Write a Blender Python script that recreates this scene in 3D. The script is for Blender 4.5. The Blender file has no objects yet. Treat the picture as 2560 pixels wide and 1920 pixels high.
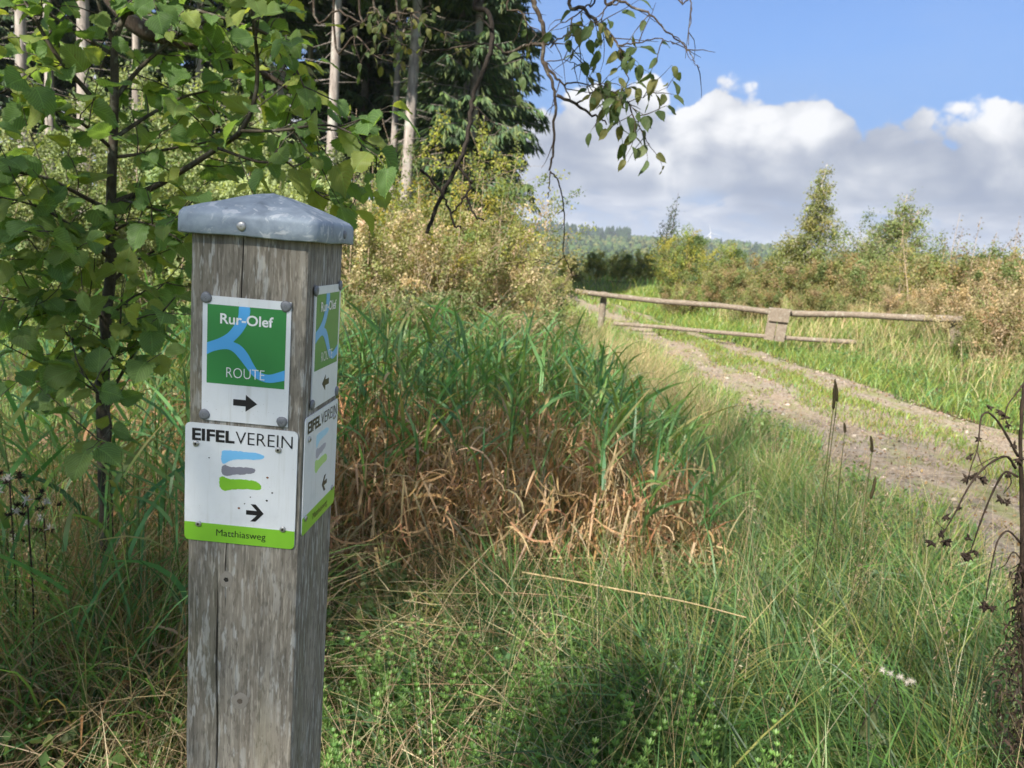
import bpy, math, random
import numpy as np
from mathutils import Matrix, Vector

random.seed(7)
rng = np.random.default_rng(11)
scene = bpy.context.scene
COL = scene.collection
R = math.radians

# ------------------------------------------------------------------ camera
CAM = np.array([0.0, 0.0, 1.5])
F_PX, PITCH, ROLL = 1901.7, 0.1691, 0.0821          # focal length in pixels of a 2560 wide frame
fw = np.array([0, math.cos(PITCH), -math.sin(PITCH)])
r0 = np.array([1.0, 0, 0]); u0 = np.cross(r0, fw)
rt = math.cos(ROLL) * r0 + math.sin(ROLL) * u0
up_ = -math.sin(ROLL) * r0 + math.cos(ROLL) * u0
cd = bpy.data.cameras.new('camera'); cam = bpy.data.objects.new('camera', cd); COL.objects.link(cam)
cd.sensor_width = 36.0; cd.lens = F_PX / 2560 * 36
cd.clip_start = 0.05; cd.clip_end = 9000
cd.dof.use_dof = True; cd.dof.focus_distance = 0.95; cd.dof.aperture_fstop = 12
cam.matrix_world = Matrix(((rt[0], up_[0], -fw[0], CAM[0]), (rt[1], up_[1], -fw[1], CAM[1]), (rt[2], up_[2], -fw[2], CAM[2]), (0, 0, 0, 1)))
scene.camera = cam

K = 2560 / 2212.0
def at(x, y, Y):
    """a point at distance Y (metres ahead) seen at picture position x, y (2212 x 1659 picture)"""
    v = fw + rt * ((x * K - 1280) / F_PX) - up_ * ((y * K - 960) / F_PX)
    return CAM + v * (Y / v[1])
def z5(x, y): return (674 + .3958 * x, .3958 * y)
def z7(x, y): return (1944 + .5315 * x, 777.7 + .5315 * y)
def z6(x, y): return (1468.9 + .3359 * x, 691.3 + .3359 * y)

# ------------------------------------------------------------------ light and sky
SUN_AZ, SUN_EL = math.atan2(-0.50, -0.87), R(40)      # azimuth measured from +Y towards +X
SUNV = np.array([math.sin(SUN_AZ) * math.cos(SUN_EL), math.cos(SUN_AZ) * math.cos(SUN_EL), math.sin(SUN_EL)])
sl = bpy.data.lights.new('sun', 'SUN'); sl.energy = 5.0; sl.angle = R(1.0); sl.color = (1.0, 0.93, 0.82)
so = bpy.data.objects.new('sun', sl); COL.objects.link(so)
so.rotation_euler = Vector(SUNV).to_track_quat('Z', 'Y').to_euler()
scene.view_settings.view_transform = 'Standard'; scene.view_settings.look = 'None'
scene.view_settings.exposure = 1.6; scene.view_settings.gamma = 1.0; scene.view_settings.use_curve_mapping = False
scene.cycles.max_bounces = 6; scene.cycles.diffuse_bounces = 3; scene.cycles.glossy_bounces = 2
scene.cycles.transmission_bounces = 4; scene.cycles.transparent_max_bounces = 8
scene.cycles.caustics_reflective = False; scene.cycles.caustics_refractive = False

class NT:
    """small helper to write node trees as expressions"""
    def __init__(s, tree): s.t = tree; s.n = tree.nodes; s.l = tree.links
    def node(s, kind, **kw):
        n = s.n.new(kind)
        for k, v in kw.items(): setattr(n, k, v)
        return n
    def put(s, sock, v):
        if isinstance(v, bpy.types.NodeSocket): s.l.new(v, sock)
        elif v is not None: sock.default_value = v
    def math(s, op, a, b=None, c=None, clamp=False):
        n = s.node('ShaderNodeMath', operation=op, use_clamp=clamp)
        for i, v in enumerate((a, b, c)):
            if v is not None: s.put(n.inputs[i], v)
        return n.outputs[0]
    def vmath(s, op, a, b=None, scale=None):
        n = s.node('ShaderNodeVectorMath', operation=op)
        s.put(n.inputs[0], a)
        if b is not None: s.put(n.inputs[1], b)
        if scale is not None: s.put(n.inputs['Scale'], scale)
        return n.outputs['Value'] if op in ('LENGTH', 'DOT_PRODUCT') else n.outputs[0]
    def noise(s, vec, scale, detail=4, rough=.5, dist=0, color=False):
        n = s.node('ShaderNodeTexNoise')
        if vec is not None: s.put(n.inputs['Vector'], vec)
        n.inputs['Scale'].default_value = scale; n.inputs['Detail'].default_value = detail
        n.inputs['Roughness'].default_value = rough; n.inputs['Distortion'].default_value = dist
        return n.outputs['Color' if color else 'Fac']
    def ramp(s, fac, stops, interp='LINEAR'):
        n = s.node('ShaderNodeValToRGB'); cr = n.color_ramp; cr.interpolation = interp
        while len(cr.elements) > 1: cr.elements.remove(cr.elements[-1])
        for i, (p, c) in enumerate(stops):
            e = cr.elements[0] if i == 0 else cr.elements.new(p)
            e.position = p; e.color = (c, c, c, 1) if isinstance(c, (int, float)) else (*c, 1)
        s.put(n.inputs[0], fac); return n.outputs[0]
    def smooth(s, v, a, b, c=0.0, d=1.0):
        n = s.node('ShaderNodeMapRange', interpolation_type='SMOOTHSTEP')
        s.put(n.inputs[0], v); s.put(n.inputs[1], a); s.put(n.inputs[2], b); s.put(n.inputs[3], c); s.put(n.inputs[4], d)
        return n.outputs[0]
    def mix(s, fac, a, b, blend='MIX'):
        n = s.node('ShaderNodeMix', data_type='RGBA', blend_type=blend)
        f = [i for i in n.inputs if i.name == 'Factor'][0]; s.put(f, fac)
        A = [i for i in n.inputs if i.name == 'A' and i.type == 'RGBA'][0]; B = [i for i in n.inputs if i.name == 'B' and i.type == 'RGBA'][0]
        for sk, v in ((A, a), (B, b)): s.put(sk, (*v, 1) if isinstance(v, tuple) and len(v) == 3 else v)
        return [o for o in n.outputs if o.type == 'RGBA'][0]
    def mapping(s, vec, scale=(1, 1, 1), loc=(0, 0, 0)):
        n = s.node('ShaderNodeMapping'); s.put(n.inputs[0], vec); n.inputs['Scale'].default_value = scale; n.inputs['Location'].default_value = loc
        return n.outputs[0]
    def bump(s, h, strength=.3, dist=.01):
        n = s.node('ShaderNodeBump'); s.put(n.inputs['Height'], h); n.inputs['Strength'].default_value = strength; n.inputs['Distance'].default_value = dist
        return n.outputs[0]

def sky_world():
    w = bpy.data.worlds.new('World'); scene.world = w; w.use_nodes = True
    t = NT(w.node_tree); w.node_tree.nodes.clear()
    sky = t.node('ShaderNodeTexSky', sky_type='NISHITA', sun_disc=False, sun_elevation=SUN_EL, sun_rotation=SUN_AZ % (2 * math.pi), altitude=500, air_density=1.0, dust_density=0.6, ozone_density=1.4)
    tc = t.node('ShaderNodeTexCoord'); D = tc.outputs['Generated']
    sx = t.node('ShaderNodeSeparateXYZ'); t.put(sx.inputs[0], D); X, Y, Z = sx.outputs
    az = t.math('ARCTAN2', X, Y)                                  # 0 ahead, positive to the right
    el = t.math('ARCSINE', t.math('MINIMUM', t.math('MAXIMUM', Z, -1.0), 1.0))
    # cloud bank: height of its crest round the whole horizon
    fc = t.node('ShaderNodeFloatCurve'); cu = fc.mapping.curves[0]
    pts = [(-3.14, .17), (-2.7, .20), (-2.3, .16), (-1.9, .19), (-1.5, .205), (-1.1, .165), (-.7, .195), (-.3, .18), (-.05, .165), (.0, .175), (.03, .197), (.08, .212), (.15, .212), (.172, .182), (.197, .190), (.226, .226), (.25, .217),
           (.276, .210), (.323, .215), (.36, .212), (.38, .190), (.43, .192), (.48, .186), (.55, .195), (.62, .205), (.8, .18), (1.1, .2), (1.5, .18), (1.9, .16), (2.3, .2), (2.8, .18), (3.14, .17)]
    q = [((a + math.pi) / (2 * math.pi), h / .5) for a, h in pts]
    cu.points[0].location = q[0]; cu.points[1].location = q[-1]
    for p in q[1:-1]: cu.points.new(*p)
    fc.mapping.update()
    t.put(fc.inputs['Value'], t.math('DIVIDE', t.math('ADD', az, math.pi), 2 * math.pi))
    crest = t.math('MULTIPLY_ADD', fc.outputs[0], .5, .010)
    puff = t.noise(t.mapping(D, (1, 1, 1.35)), 9, 5, .52, .55)
    big = t.noise(t.mapping(D, (1, 1, 2.4), (9, 4, 2)), 5, 3, .5)
    soft = t.noise(t.mapping(D, (1, 1, 3.2), (2, 8, 5)), 7, 4, .55, .2)
    def lump(loc, scale, z):                                       # rounded cauliflower heads
        v = t.node('ShaderNodeTexVoronoi', feature='F1')
        wv = t.vmath('ADD', t.mapping(D, (1, 1, z), loc), t.vmath('SCALE', t.vmath('SUBTRACT', t.noise(t.mapping(D, (1, 1, 1), loc), scale * 1.3, 4, .55, 0, True), (.5, .5, .5)), scale=.9 / scale))
        t.put(v.inputs['Vector'], wv); v.inputs['Scale'].default_value = scale
        return t.math('SUBTRACT', .75, v.outputs['Distance'])
    l1 = lump((0, 0, 0), 13, 1.2); l2 = lump((4, 2, 1), 34, 1.3)
    heads = t.math('ADD', t.math('MULTIPLY', t.math('SUBTRACT', l1, .35), .060), t.math('MULTIPLY', t.math('SUBTRACT', l2, .35), .034))
    e1 = t.math('ADD', t.math('ADD', t.math('SUBTRACT', crest, el), heads), t.math('MULTIPLY', t.math('SUBTRACT', puff, .5), .045))
    m1 = t.math('MULTIPLY', t.smooth(e1, -.004, .009), t.smooth(t.math('ADD', el, t.math('MULTIPLY', t.math('SUBTRACT', soft, .5), .10)), .045, .100))
    # the same bank a little nearer the sun: where it is thinner there, the near side is lit
    body = t.smooth(t.math('ADD', e1, t.math('MULTIPLY', t.math('SUBTRACT', big, .5), .22)), .0, .175)
    relief = t.math('MULTIPLY', t.math('SUBTRACT', l1, .38), 1.0)
    relief = t.math('ADD', relief, t.math('MULTIPLY', t.math('SUBTRACT', l2, .38), .45))
    relief = t.math('ADD', relief, t.math('MULTIPLY', t.math('SUBTRACT', puff, .5), 2.0))
    body = t.math('SUBTRACT', body, relief, clamp=True)
    c1 = t.ramp(body, [(0, (4.6, 4.6, 4.65)), (.2, (3.8, 3.85, 4.0)), (.45, (2.55, 2.7, 3.05)), (.75, (1.72, 1.92, 2.4)), (1, (1.32, 1.55, 2.12))])
    # lower, farther banks
    sx2 = t.mapping(D, (1, 1, 3.0), (6, 3, 3)); low1 = t.noise(sx2, 14, 5, .58, .4)
    e2 = t.math('ADD', t.math('SUBTRACT', t.math('ADD', .108, t.math('MULTIPLY', t.math('SUBTRACT', big, .5), .07)), el), t.math('MULTIPLY', t.math('SUBTRACT', low1, .5), .09))
    m2 = t.math('MULTIPLY', t.smooth(e2, -.008, .022), t.smooth(low1, .36, .50))
    b2 = t.math('SUBTRACT', t.smooth(e2, .0, .06), t.math('MULTIPLY', t.math('SUBTRACT', low1, .46), 4.5), clamp=True)
    c2 = t.ramp(b2, [(0, (4.3, 4.35, 4.5)), (.4, (3.2, 3.35, 3.75)), (1, (1.8, 2.1, 2.75))])
    # thin veil over the blue
    veil = t.math('MULTIPLY', t.smooth(t.noise(t.mapping(D, (1, 1, 2.5), (5, 5, 1)), 2.2, 4, .55), .42, .75), .22)
    # cumulus high overhead, out of view, spread wide to add fill light
    hi = t.math('MULTIPLY', t.smooth(t.noise(t.mapping(D, (1, 1, 1), (1, 6, 3)), 3.0, 4, .55), .40, .55), t.smooth(el, .45, .8))
    base = t.mix(1.0, sky.outputs[0], (.45, .60, .81), 'MULTIPLY')
    base = t.mix(veil, base, (2.6, 3.1, 3.8))
    base = t.mix(hi, base, (4.5, 4.55, 4.7))
    base = t.mix(t.smooth(el, .36, .12, 0, .7), base, (.66, 1.36, 2.85))
    base = t.mix(t.smooth(el, .16, .02, 0, .8), base, (1.75, 2.15, 3.0))
    out = t.mix(m2, base, c2); out = t.mix(m1, out, c1)
    bg = t.node('ShaderNodeBackground'); t.put(bg.inputs[0], out); bg.inputs[1].default_value = 0.072
    o = t.node('ShaderNodeOutputWorld'); t.l.new(bg.outputs[0], o.inputs[0])
sky_world()

# ------------------------------------------------------------------ materials
MATS = {}
def material(name):
    m = bpy.data.materials.new(name); m.use_nodes = True; m.node_tree.nodes.clear(); MATS[name] = m
    return m, NT(m.node_tree)
def finish(t, sh):
    o = t.node('ShaderNodeOutputMaterial'); t.l.new(sh, o.inputs[0])
def pbr(t, color, rough=.6, metal=0.0, normal=None, spec=.4):
    b = t.node('ShaderNodeBsdfPrincipled'); t.put(b.inputs['Base Color'], (*color, 1) if isinstance(color, tuple) and len(color) == 3 else color)
    t.put(b.inputs['Roughness'], rough); b.inputs['Metallic'].default_value = metal
    b.inputs['Specular IOR Level'].default_value = spec
    if normal is not None: t.put(b.inputs['Normal'], normal)
    return b.outputs[0]
def attr(t, name, out='Color'):
    return t.node('ShaderNodeAttribute', attribute_name=name).outputs[out]

def foliage_mat(name, trans=.35, rough=.55, spec=.3, gain=1.25):
    m, t = material(name)
    c = attr(t, 'Col')
    tr = t.node('ShaderNodeBsdfTranslucent')
    t.put(tr.inputs[0], t.mix(1.0, c, (gain * 1.15, gain * 1.1, gain * .55), 'MULTIPLY'))
    ms = t.node('ShaderNodeMixShader'); ms.inputs[0].default_value = trans
    t.l.new(pbr(t, c, rough, spec=spec), ms.inputs[1]); t.l.new(tr.outputs[0], ms.inputs[2]); finish(t, ms.outputs[0]); return m
foliage_mat('blade', .45, .42, .4, 1.3)
foliage_mat('dry', .32, .6, .2, 1.1)
foliage_mat('foliage', .42, .55, .25, 1.35)
foliage_mat('needle', .25, .6, .2)

def leaf_mat(name, base, yellow, trans=.4):
    """broad leaves with a midrib and side veins; aux = (along, across, random)"""
    m, t = material(name)
    aux = t.node('ShaderNodeSeparateXYZ'); t.put(aux.inputs[0], attr(t, 'aux', 'Vector'))
    u, v, rn = aux.outputs
    oi = t.node('ShaderNodeObjectInfo').outputs['Random']
    rr = t.math('FRACT', t.math('ADD', rn, oi))
    av = t.math('ABSOLUTE', v)
    ph = t.math('SUBTRACT', t.math('MULTIPLY', u, 9.0), t.math('MULTIPLY', av, 5.0))
    vein = t.math('ABSOLUTE', t.math('SUBTRACT', t.math('FRACT', ph), .5))
    vein = t.smooth(vein, .0, .13, 1, 0)
    mid = t.smooth(av, .0, .05, 1, 0)
    ve = t.math('MAXIMUM', vein, mid)
    col = t.mix(t.smooth(rr, .40, 1.0), base, yellow)
    co = t.node('ShaderNodeTexCoord').outputs['Object']
    col = t.mix(t.math('MULTIPLY', t.noise(co, 60, 4), .35), col, tuple(x * .55 for x in base))
    spots = t.smooth(t.noise(co, 130, 2), .70, .76)
    col = t.mix(t.math('MULTIPLY', spots, .6), col, (.14, .08, .02))
    col = t.mix(t.math('MULTIPLY', ve, .42), col, tuple(min(1, x * 2.4) for x in base))
    geo = t.node('ShaderNodeNewGeometry')
    col2 = t.mix(t.math('MULTIPLY', geo.outputs['Backfacing'], .45), col, (.16, .22, .11))
    nrm = t.bump(t.math('MULTIPLY', ve, -1.0), .5, .0015)
    tr = t.node('ShaderNodeBsdfTranslucent'); t.put(tr.inputs[0], t.mix(1.0, col, (1.9, 1.75, .7), 'MULTIPLY'))
    ms = t.node('ShaderNodeMixShader'); ms.inputs[0].default_value = trans
    t.l.new(pbr(t, col2, .5, normal=nrm, spec=.28), ms.inputs[1]); t.l.new(tr.outputs[0], ms.inputs[2]); finish(t, ms.outputs[0])
leaf_mat('hazel_leaf', (.13, .225, .075), (.31, .35, .09), .52)
leaf_mat('willow_leaf', (.075, .115, .042), (.20, .18, .06), .4)

def bark_mat(name, a, b, scale=30, stretch=.25, lichen=None, bumpd=.004):
    m, t = material(name)
    co = t.node('ShaderNodeTexCoord').outputs['Object']
    n = t.noise(t.mapping(co, (1, 1, stretch)), scale, 6, .65)
    col = t.ramp(n, [(.3, a), (.7, b)])
    if lichen: col = t.mix(t.smooth(t.noise(co, scale * .35, 5, .6), .52, .68), col, lichen)
    finish(t, pbr(t, col, .85, normal=t.bump(n, .6, bumpd), spec=.2))
bark_mat('hazel_bark', (.035, .027, .02), (.10, .085, .065), 90, .3, (.13, .13, .10), .002)
bark_mat('twig_bark', (.03, .022, .016), (.10, .075, .055), 120, .3, (.16, .15, .12), .001)
bark_mat('spruce_bark', (.12, .10, .088), (.34, .30, .27), 9, .22, (.28, .28, .25), .02)
bark_mat('birch_bark', (.16, .14, .12), (.62, .58, .52), 14, 1.6, None, .004)
bark_mat('dry_stem', (.20, .15, .10), (.42, .33, .23), 40, .2)
bark_mat('shaded_dead_wood', (.012, .010, .008), (.04, .032, .026), 120, .3, None, .001)  # near-black base colour stands in for the hanging branch being unlit
bark_mat('dead_plant', (.016, .012, .009), (.055, .038, .027), 160, .4, None, .001)

def wood_mat(name, dark, mid, pale, algae=.35, side=False):
    m, t = material(name)
    co = t.node('ShaderNodeTexCoord').outputs['Object']
    fibre = t.noise(t.mapping(co, (1, 1, .035)), 420, 5, .6, .3)
    grain = t.noise(t.mapping(co, (1, 1, .05)), 70, 5, .6, 1.2)
    blot = t.noise(t.mapping(co, (1, 1, .35)), 26, 6, .65)
    fleck = t.noise(t.mapping(co, (1, 1, .17), (3, 3, 3)), 150, 3, .55)
    fpatch = t.noise(t.mapping(co, (1, 1, .4), (8, 1, 0)), 16, 3, .5)
    col = t.ramp(grain, [(.30, dark), (.52, mid), (.75, pale)])
    col = t.mix(t.smooth(blot, .38, .68, 0, .65), col, tuple(x * .52 for x in mid))
    col = t.mix(t.math('MULTIPLY', t.smooth(fleck, .53, .60), t.smooth(fpatch, .36, .58, .15, .85)), col, (.42, .42, .40))
    mott = t.noise(t.mapping(co, (1, 1, .28), (5, 2, 9)), 210, 4, .6)
    col = t.mix(t.smooth(mott, .50, .62, 0, .6), col, tuple(x * .42 for x in mid))
    col = t.mix(t.smooth(t.noise(t.mapping(co, (1, 1, .10), (1, 2, 3)), 380, 3, .6), .54, .66, 0, .5), col, tuple(x * 1.25 for x in pale))
    col = t.mix(t.math('MULTIPLY', t.smooth(fibre, .45, .75), .35), col, pale)
    col = t.mix(t.math('MULTIPLY', t.smooth(fibre, .42, .25), .55), col, tuple(x * .35 for x in dark))
    al = t.noise(t.mapping(co, (1, 1, .12), (2, 7, 1)), 22, 4, .6)
    col = t.mix(t.smooth(al, .5, .75, 0, algae), col, (.115, .115, .05))
    h = t.math('ADD', t.math('MULTIPLY', fibre, .7), t.math('MULTIPLY', grain, .6))
    finish(t, pbr(t, col, .88, normal=t.bump(h, .7, .0018), spec=.2))
wood_mat('post_wood', (.14, .122, .10), (.255, .23, .19), (.37, .34, .29))
def rail_mat(name, a, b, c):
    m, t = material(name)
    co = t.node('ShaderNodeTexCoord').outputs['Object']
    g = t.noise(t.mapping(co, (.12, 3, 3)), 22, 6, .65, .4); n = t.noise(co, 6, 4)
    col = t.mix(t.smooth(n, .4, .7, 0, .6), t.ramp(g, [(.3, a), (.55, b), (.75, c)]), tuple(x * .7 for x in b))
    li = t.noise(co, 15, 5, .65); col = t.mix(t.smooth(li, .56, .66, 0, .6), col, (.30, .30, .25))
    sp = t.noise(t.mapping(co, (.06, 5, 5)), 26, 4, .6); col = t.mix(t.smooth(sp, .60, .66, 0, .8), col, tuple(x * .5 for x in a))
    finish(t, pbr(t, col, .9, normal=t.bump(t.math('ADD', g, t.math('MULTIPLY', sp, -.8)), .7, .012), spec=.2))
rail_mat('rail_wood', (.085, .068, .052), (.195, .16, .125), (.29, .25, .205))

def zinc():
    m, t = material('zinc')
    co = t.node('ShaderNodeTexCoord').outputs['Object']
    n1 = t.noise(co, 24, 6, .65, .6); n2 = t.noise(co, 160, 4, .6); n3 = t.noise(t.mapping(co, (1, 1, 1), (4, 4, 4)), 55, 5, .6, 1.5)
    col = t.ramp(n1, [(.3, (.165, .205, .255)), (.5, (.265, .32, .385)), (.72, (.39, .45, .515))])
    col = t.mix(t.smooth(n3, .54, .66, 0, .7), col, (.58, .61, .64))
    col = t.mix(t.smooth(n2, .66, .74, 0, .5), col, (.10, .11, .12))
    b = t.node('ShaderNodeBsdfPrincipled'); t.put(b.inputs['Base Color'], col); b.inputs['Metallic'].default_value = .25
    t.put(b.inputs['Roughness'], t.math('ADD', .50, t.math('MULTIPLY', n1, .25)))
    t.put(b.inputs['Normal'], t.bump(t.math('ADD', n1, t.math('MULTIPLY', n2, .3)), .25, .002)); finish(t, b.outputs[0])
zinc()
def plain(name, col, rough=.5, metal=0.0, spec=.4, grime=.0, gscale=60):
    m, t = material(name)
    c = col
    nrm = None
    if grime:
        co = t.node('ShaderNodeTexCoord').outputs['Object']
        n = t.noise(co, gscale, 6, .65)
        c = t.mix(t.smooth(n, .5, .8, 0, grime), col, tuple(x * .5 for x in col))
        nrm = t.bump(n, .15, .001)
    finish(t, pbr(t, c, rough, metal, nrm, spec))
def sign_white():
    m, t = material('sign_white')
    co = t.node('ShaderNodeTexCoord').outputs['Object']
    n = t.noise(co, 38, 6, .65); run = t.noise(t.mapping(co, (1, 1, .06)), 130, 4, .6); sp = t.noise(co, 620, 2, .5)
    c = t.mix(t.smooth(n, .48, .8, 0, .35), (.72, .75, .785), (.52, .54, .55))
    c = t.mix(t.smooth(run, .54, .74, 0, .32), c, (.46, .46, .42))
    c = t.mix(t.smooth(sp, .70, .76, 0, .55), c, (.22, .20, .17))
    finish(t, pbr(t, c, t.math('ADD', .24, t.math('MULTIPLY', n, .3)), 0, t.bump(n, .12, .001), .5))
sign_white()
plain('sign_green', (.035, .235, .06), .3, 0, .5, .15, 45)
plain('sign_blue', (.09, .40, .80), .3, 0, .5)
plain('sign_text_white', (.80, .82, .83), .3, 0, .5)
plain('sign_black', (.010, .009, .014), .35, 0, .5)
plain('sign_lime', (.21, .50, .035), .3, 0, .5, .12, 45)
plain('stroke_blue', (.19, .52, .86), .35, 0, .5)
plain('stroke_blue_pale', (.42, .71, .91), .35, 0, .5)
plain('stroke_grey', (.215, .215, .265), .35, 0, .5)
plain('stroke_grey_pale', (.40, .40, .50), .35, 0, .5)
plain('stroke_green_pale', (.45, .70, .25), .35, 0, .5)
plain('nail_grey', (.20, .21, .23), .55, .35, .4, .6, 160)
plain('steel', (.45, .45, .44), .38, .8, .5, .4, 200)
plain('dark_hole', (.02, .018, .015), .8)
plain('rust', (.20, .075, .03), .8)
plain('knot_wood', (.12, .10, .08), .9, 0, .2, .5, 200)
plain('knot_pale', (.25, .23, .20), .9, 0, .2, .5, 200)
plain('turbine_white', (.42, .43, .46), .5)
plain('fluff', (.62, .57, .50), .9)

def ground_mat():
    m, t = material('soil')
    co = t.node('ShaderNodeNewGeometry').outputs['Position']
    n = t.noise(co, 1.2, 6, .6); n2 = t.noise(co, 28, 6, .7); n3 = t.noise(co, .35, 4, .55)
    soil = t.ramp(n2, [(.3, (.028, .02, .013)), (.6, (.075, .055, .034)), (.8, (.15, .11, .065))])
    green = t.ramp(n2, [(.3, (.035, .06, .014)), (.7, (.085, .125, .03))])
    col = t.mix(t.smooth(n, .38, .58), soil, green)
    d = t.vmath('LENGTH', co)
    far = t.ramp(n3, [(.3, (.05, .085, .025)), (.7, (.12, .15, .045))])
    col = t.mix(t.smooth(d, 14, 40), col, far)
    finish(t, pbr(t, col, .95, normal=t.bump(n2, .6, .03), spec=.15))
ground_mat()
def path_mat():
    m, t = material('path_gravel')
    co = t.node('ShaderNodeNewGeometry').outputs['Position']
    n = t.noise(co, 1.1, 6, .65, .4); f = t.noise(co, 42, 6, .7); s = t.noise(co, 9, 5, .65)
    v = t.node('ShaderNodeTexVoronoi'); t.put(v.inputs['Vector'], co); v.inputs['Scale'].default_value = 34
    base = t.ramp(f, [(.28, (.095, .073, .052)), (.5, (.215, .165, .115)), (.74, (.37, .295, .21))])
    base = t.mix(t.smooth(n, .46, .64, 0, .6), base, (.20, .175, .145))
    base = t.mix(t.math('MULTIPLY', t.smooth(v.outputs['Color'], .2, .9), .35), base, (.36, .33, .30))
    base = t.mix(t.smooth(s, .52, .68, 0, .7), base, (.085, .07, .055))
    mo = t.noise(t.mapping(co, (1.4, .5, 1), (5, 3, 0)), 2.4, 6, .65)
    base = t.mix(t.smooth(mo, .48, .66, 0, .7), base, (.16, .18, .06))
    h = t.math('ADD', t.math('MULTIPLY', v.outputs['Distance'], -.6), f)
    finish(t, pbr(t, base, .92, normal=t.bump(h, .7, .02), spec=.2))
path_mat()

# ------------------------------------------------------------------ mesh helpers
class M:
    """collects triangles and builds ONE mesh object"""
    def __init__(s): s.v = []; s.f = []; s.c = []; s.a = []; s.n = 0
    def add(s, v, f, c=(1, 1, 1), a=None):
        v = np.asarray(v, float).reshape(-1, 3); f = np.asarray(f, int).reshape(-1, 3)
        s.v.append(v); s.f.append(f + s.n); s.n += len(v)
        c = np.asarray(c, float); s.c.append(np.broadcast_to(c, (len(v), 3)) if c.ndim == 1 else c)
        s.a.append(np.zeros((len(v), 3)) if a is None else np.broadcast_to(np.asarray(a, float), (len(v), 3)))
        return s
    def mesh(s, name, mat, smooth=False, aux=False, col=True, flat=False):
        v = np.concatenate(s.v); f = np.concatenate(s.f)
        me = bpy.data.meshes.new(name)
        me.vertices.add(len(v)); me.vertices.foreach_set('co', v.astype(np.float32).ravel())
        me.loops.add(len(f) * 3); me.loops.foreach_set('vertex_index', f.astype(np.int32).ravel())
        me.polygons.add(len(f)); me.polygons.foreach_set('loop_start', np.arange(0, len(f) * 3, 3, dtype=np.int32))
        if flat: me.polygons.foreach_set('use_smooth', np.zeros(len(f), dtype=bool))
        if smooth: me.polygons.foreach_set('use_smooth', np.ones(len(f), dtype=bool))
        if col:
            ca = me.color_attributes.new('Col', 'FLOAT_COLOR', 'POINT')
            ca.data.foreach_set('color', np.concatenate([np.concatenate(s.c), np.ones((len(v), 1))], 1).astype(np.float32).ravel())
        if aux:
            aa = me.attributes.new('aux', 'FLOAT_VECTOR', 'POINT'); aa.data.foreach_set('vector', np.concatenate(s.a).astype(np.float32).ravel())
        me.update(calc_edges=True); me.validate()
        me.materials.append(MATS[mat]); return me
    def build(s, name, mat, parent=None, smooth=False, aux=False, col=True, flat=False, **tags):
        return obj(name, s.mesh(name, mat, smooth, aux, col, flat), parent, **tags)

def obj(name, data, parent=None, **tags):
    o = bpy.data.objects.new(name, data); COL.objects.link(o)
    if parent is not None: o.parent = parent
    for k, v in tags.items(): o[k] = v
    return o
def empty(name, loc, label, category, group=None, rz=0.0, scale=1.0):
    o = bpy.data.objects.new(name, None); COL.objects.link(o); o.location = [float(x) for x in loc]; o.rotation_euler = (0, 0, rz); o.scale = (scale,) * 3
    o.empty_display_size = .1; o['label'] = label; o['category'] = category
    if group: o['group'] = group
    return o
def copy_tree(src, loc, rz, scale, label, group=None):
    c = src.copy(); COL.objects.link(c); c.location = [float(x) for x in loc]; c.rotation_euler = (0, 0, rz); c.scale = (scale,) * 3 if isinstance(scale, (int, float)) else scale
    c['label'] = label
    if group: c['group'] = group
    for ch in list(src.children):
        d = ch.copy(); COL.objects.link(d); d.parent = c
        for g in list(ch.children):
            e = g.copy(); COL.objects.link(e); e.parent = d
    return c

def unit(v): v = np.asarray(v, float); return v / (np.linalg.norm(v) + 1e-12)
def spline(pts, per=4):
    """Catmull-Rom through the points"""
    p = np.asarray(pts, float); n = len(p)
    if n < 3: return np.linspace(p[0], p[-1], per + 1)
    q = np.vstack([2 * p[0] - p[1], p, 2 * p[-1] - p[-2]]); out = []
    for i in range(1, n):
        a, b, c, d = q[i - 1], q[i], q[i + 1], q[i + 2]
        for k in range(per):
            t = k / per
            out.append(.5 * ((2 * b) + (-a + c) * t + (2 * a - 5 * b + 4 * c - d) * t * t + (-a + 3 * b - 3 * c + d) * t ** 3))
    out.append(p[-1]); return np.array(out)
def tube(poly, r, n=6, cap=True):
    p = np.asarray(poly, float); m = len(p); r = np.broadcast_to(np.asarray(r, float), (m,))
    tan = np.gradient(p, axis=0); tan /= (np.linalg.norm(tan, axis=1, keepdims=True) + 1e-12)
    ref = np.array([0, 0, 1.0]) if abs(tan[0][2]) < .9 else np.array([1.0, 0, 0])
    V = []; s = unit(np.cross(tan[0], ref))
    ang = np.arange(n) * 2 * np.pi / n
    for i in range(m):
        s = unit(s - tan[i] * (s @ tan[i])); b = np.cross(tan[i], s)
        V.append(p[i] + r[i] * (np.cos(ang)[:, None] * s + np.sin(ang)[:, None] * b))
    V = np.concatenate(V); Fc = []
    for i in range(m - 1):
        for k in range(n):
            a, b_, c, d = i * n + k, i * n + (k + 1) % n, (i + 1) * n + (k + 1) % n, (i + 1) * n + k
            Fc += [(a, b_, c), (a, c, d)]
    if cap:
        V = np.vstack([V, p[0], p[-1]]); k0 = len(V) - 2
        for k in range(n): Fc += [(k0, (k + 1) % n, k), (k0 + 1, (m - 1) * n + k, (m - 1) * n + (k + 1) % n)]
    return V, np.array(Fc)
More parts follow.
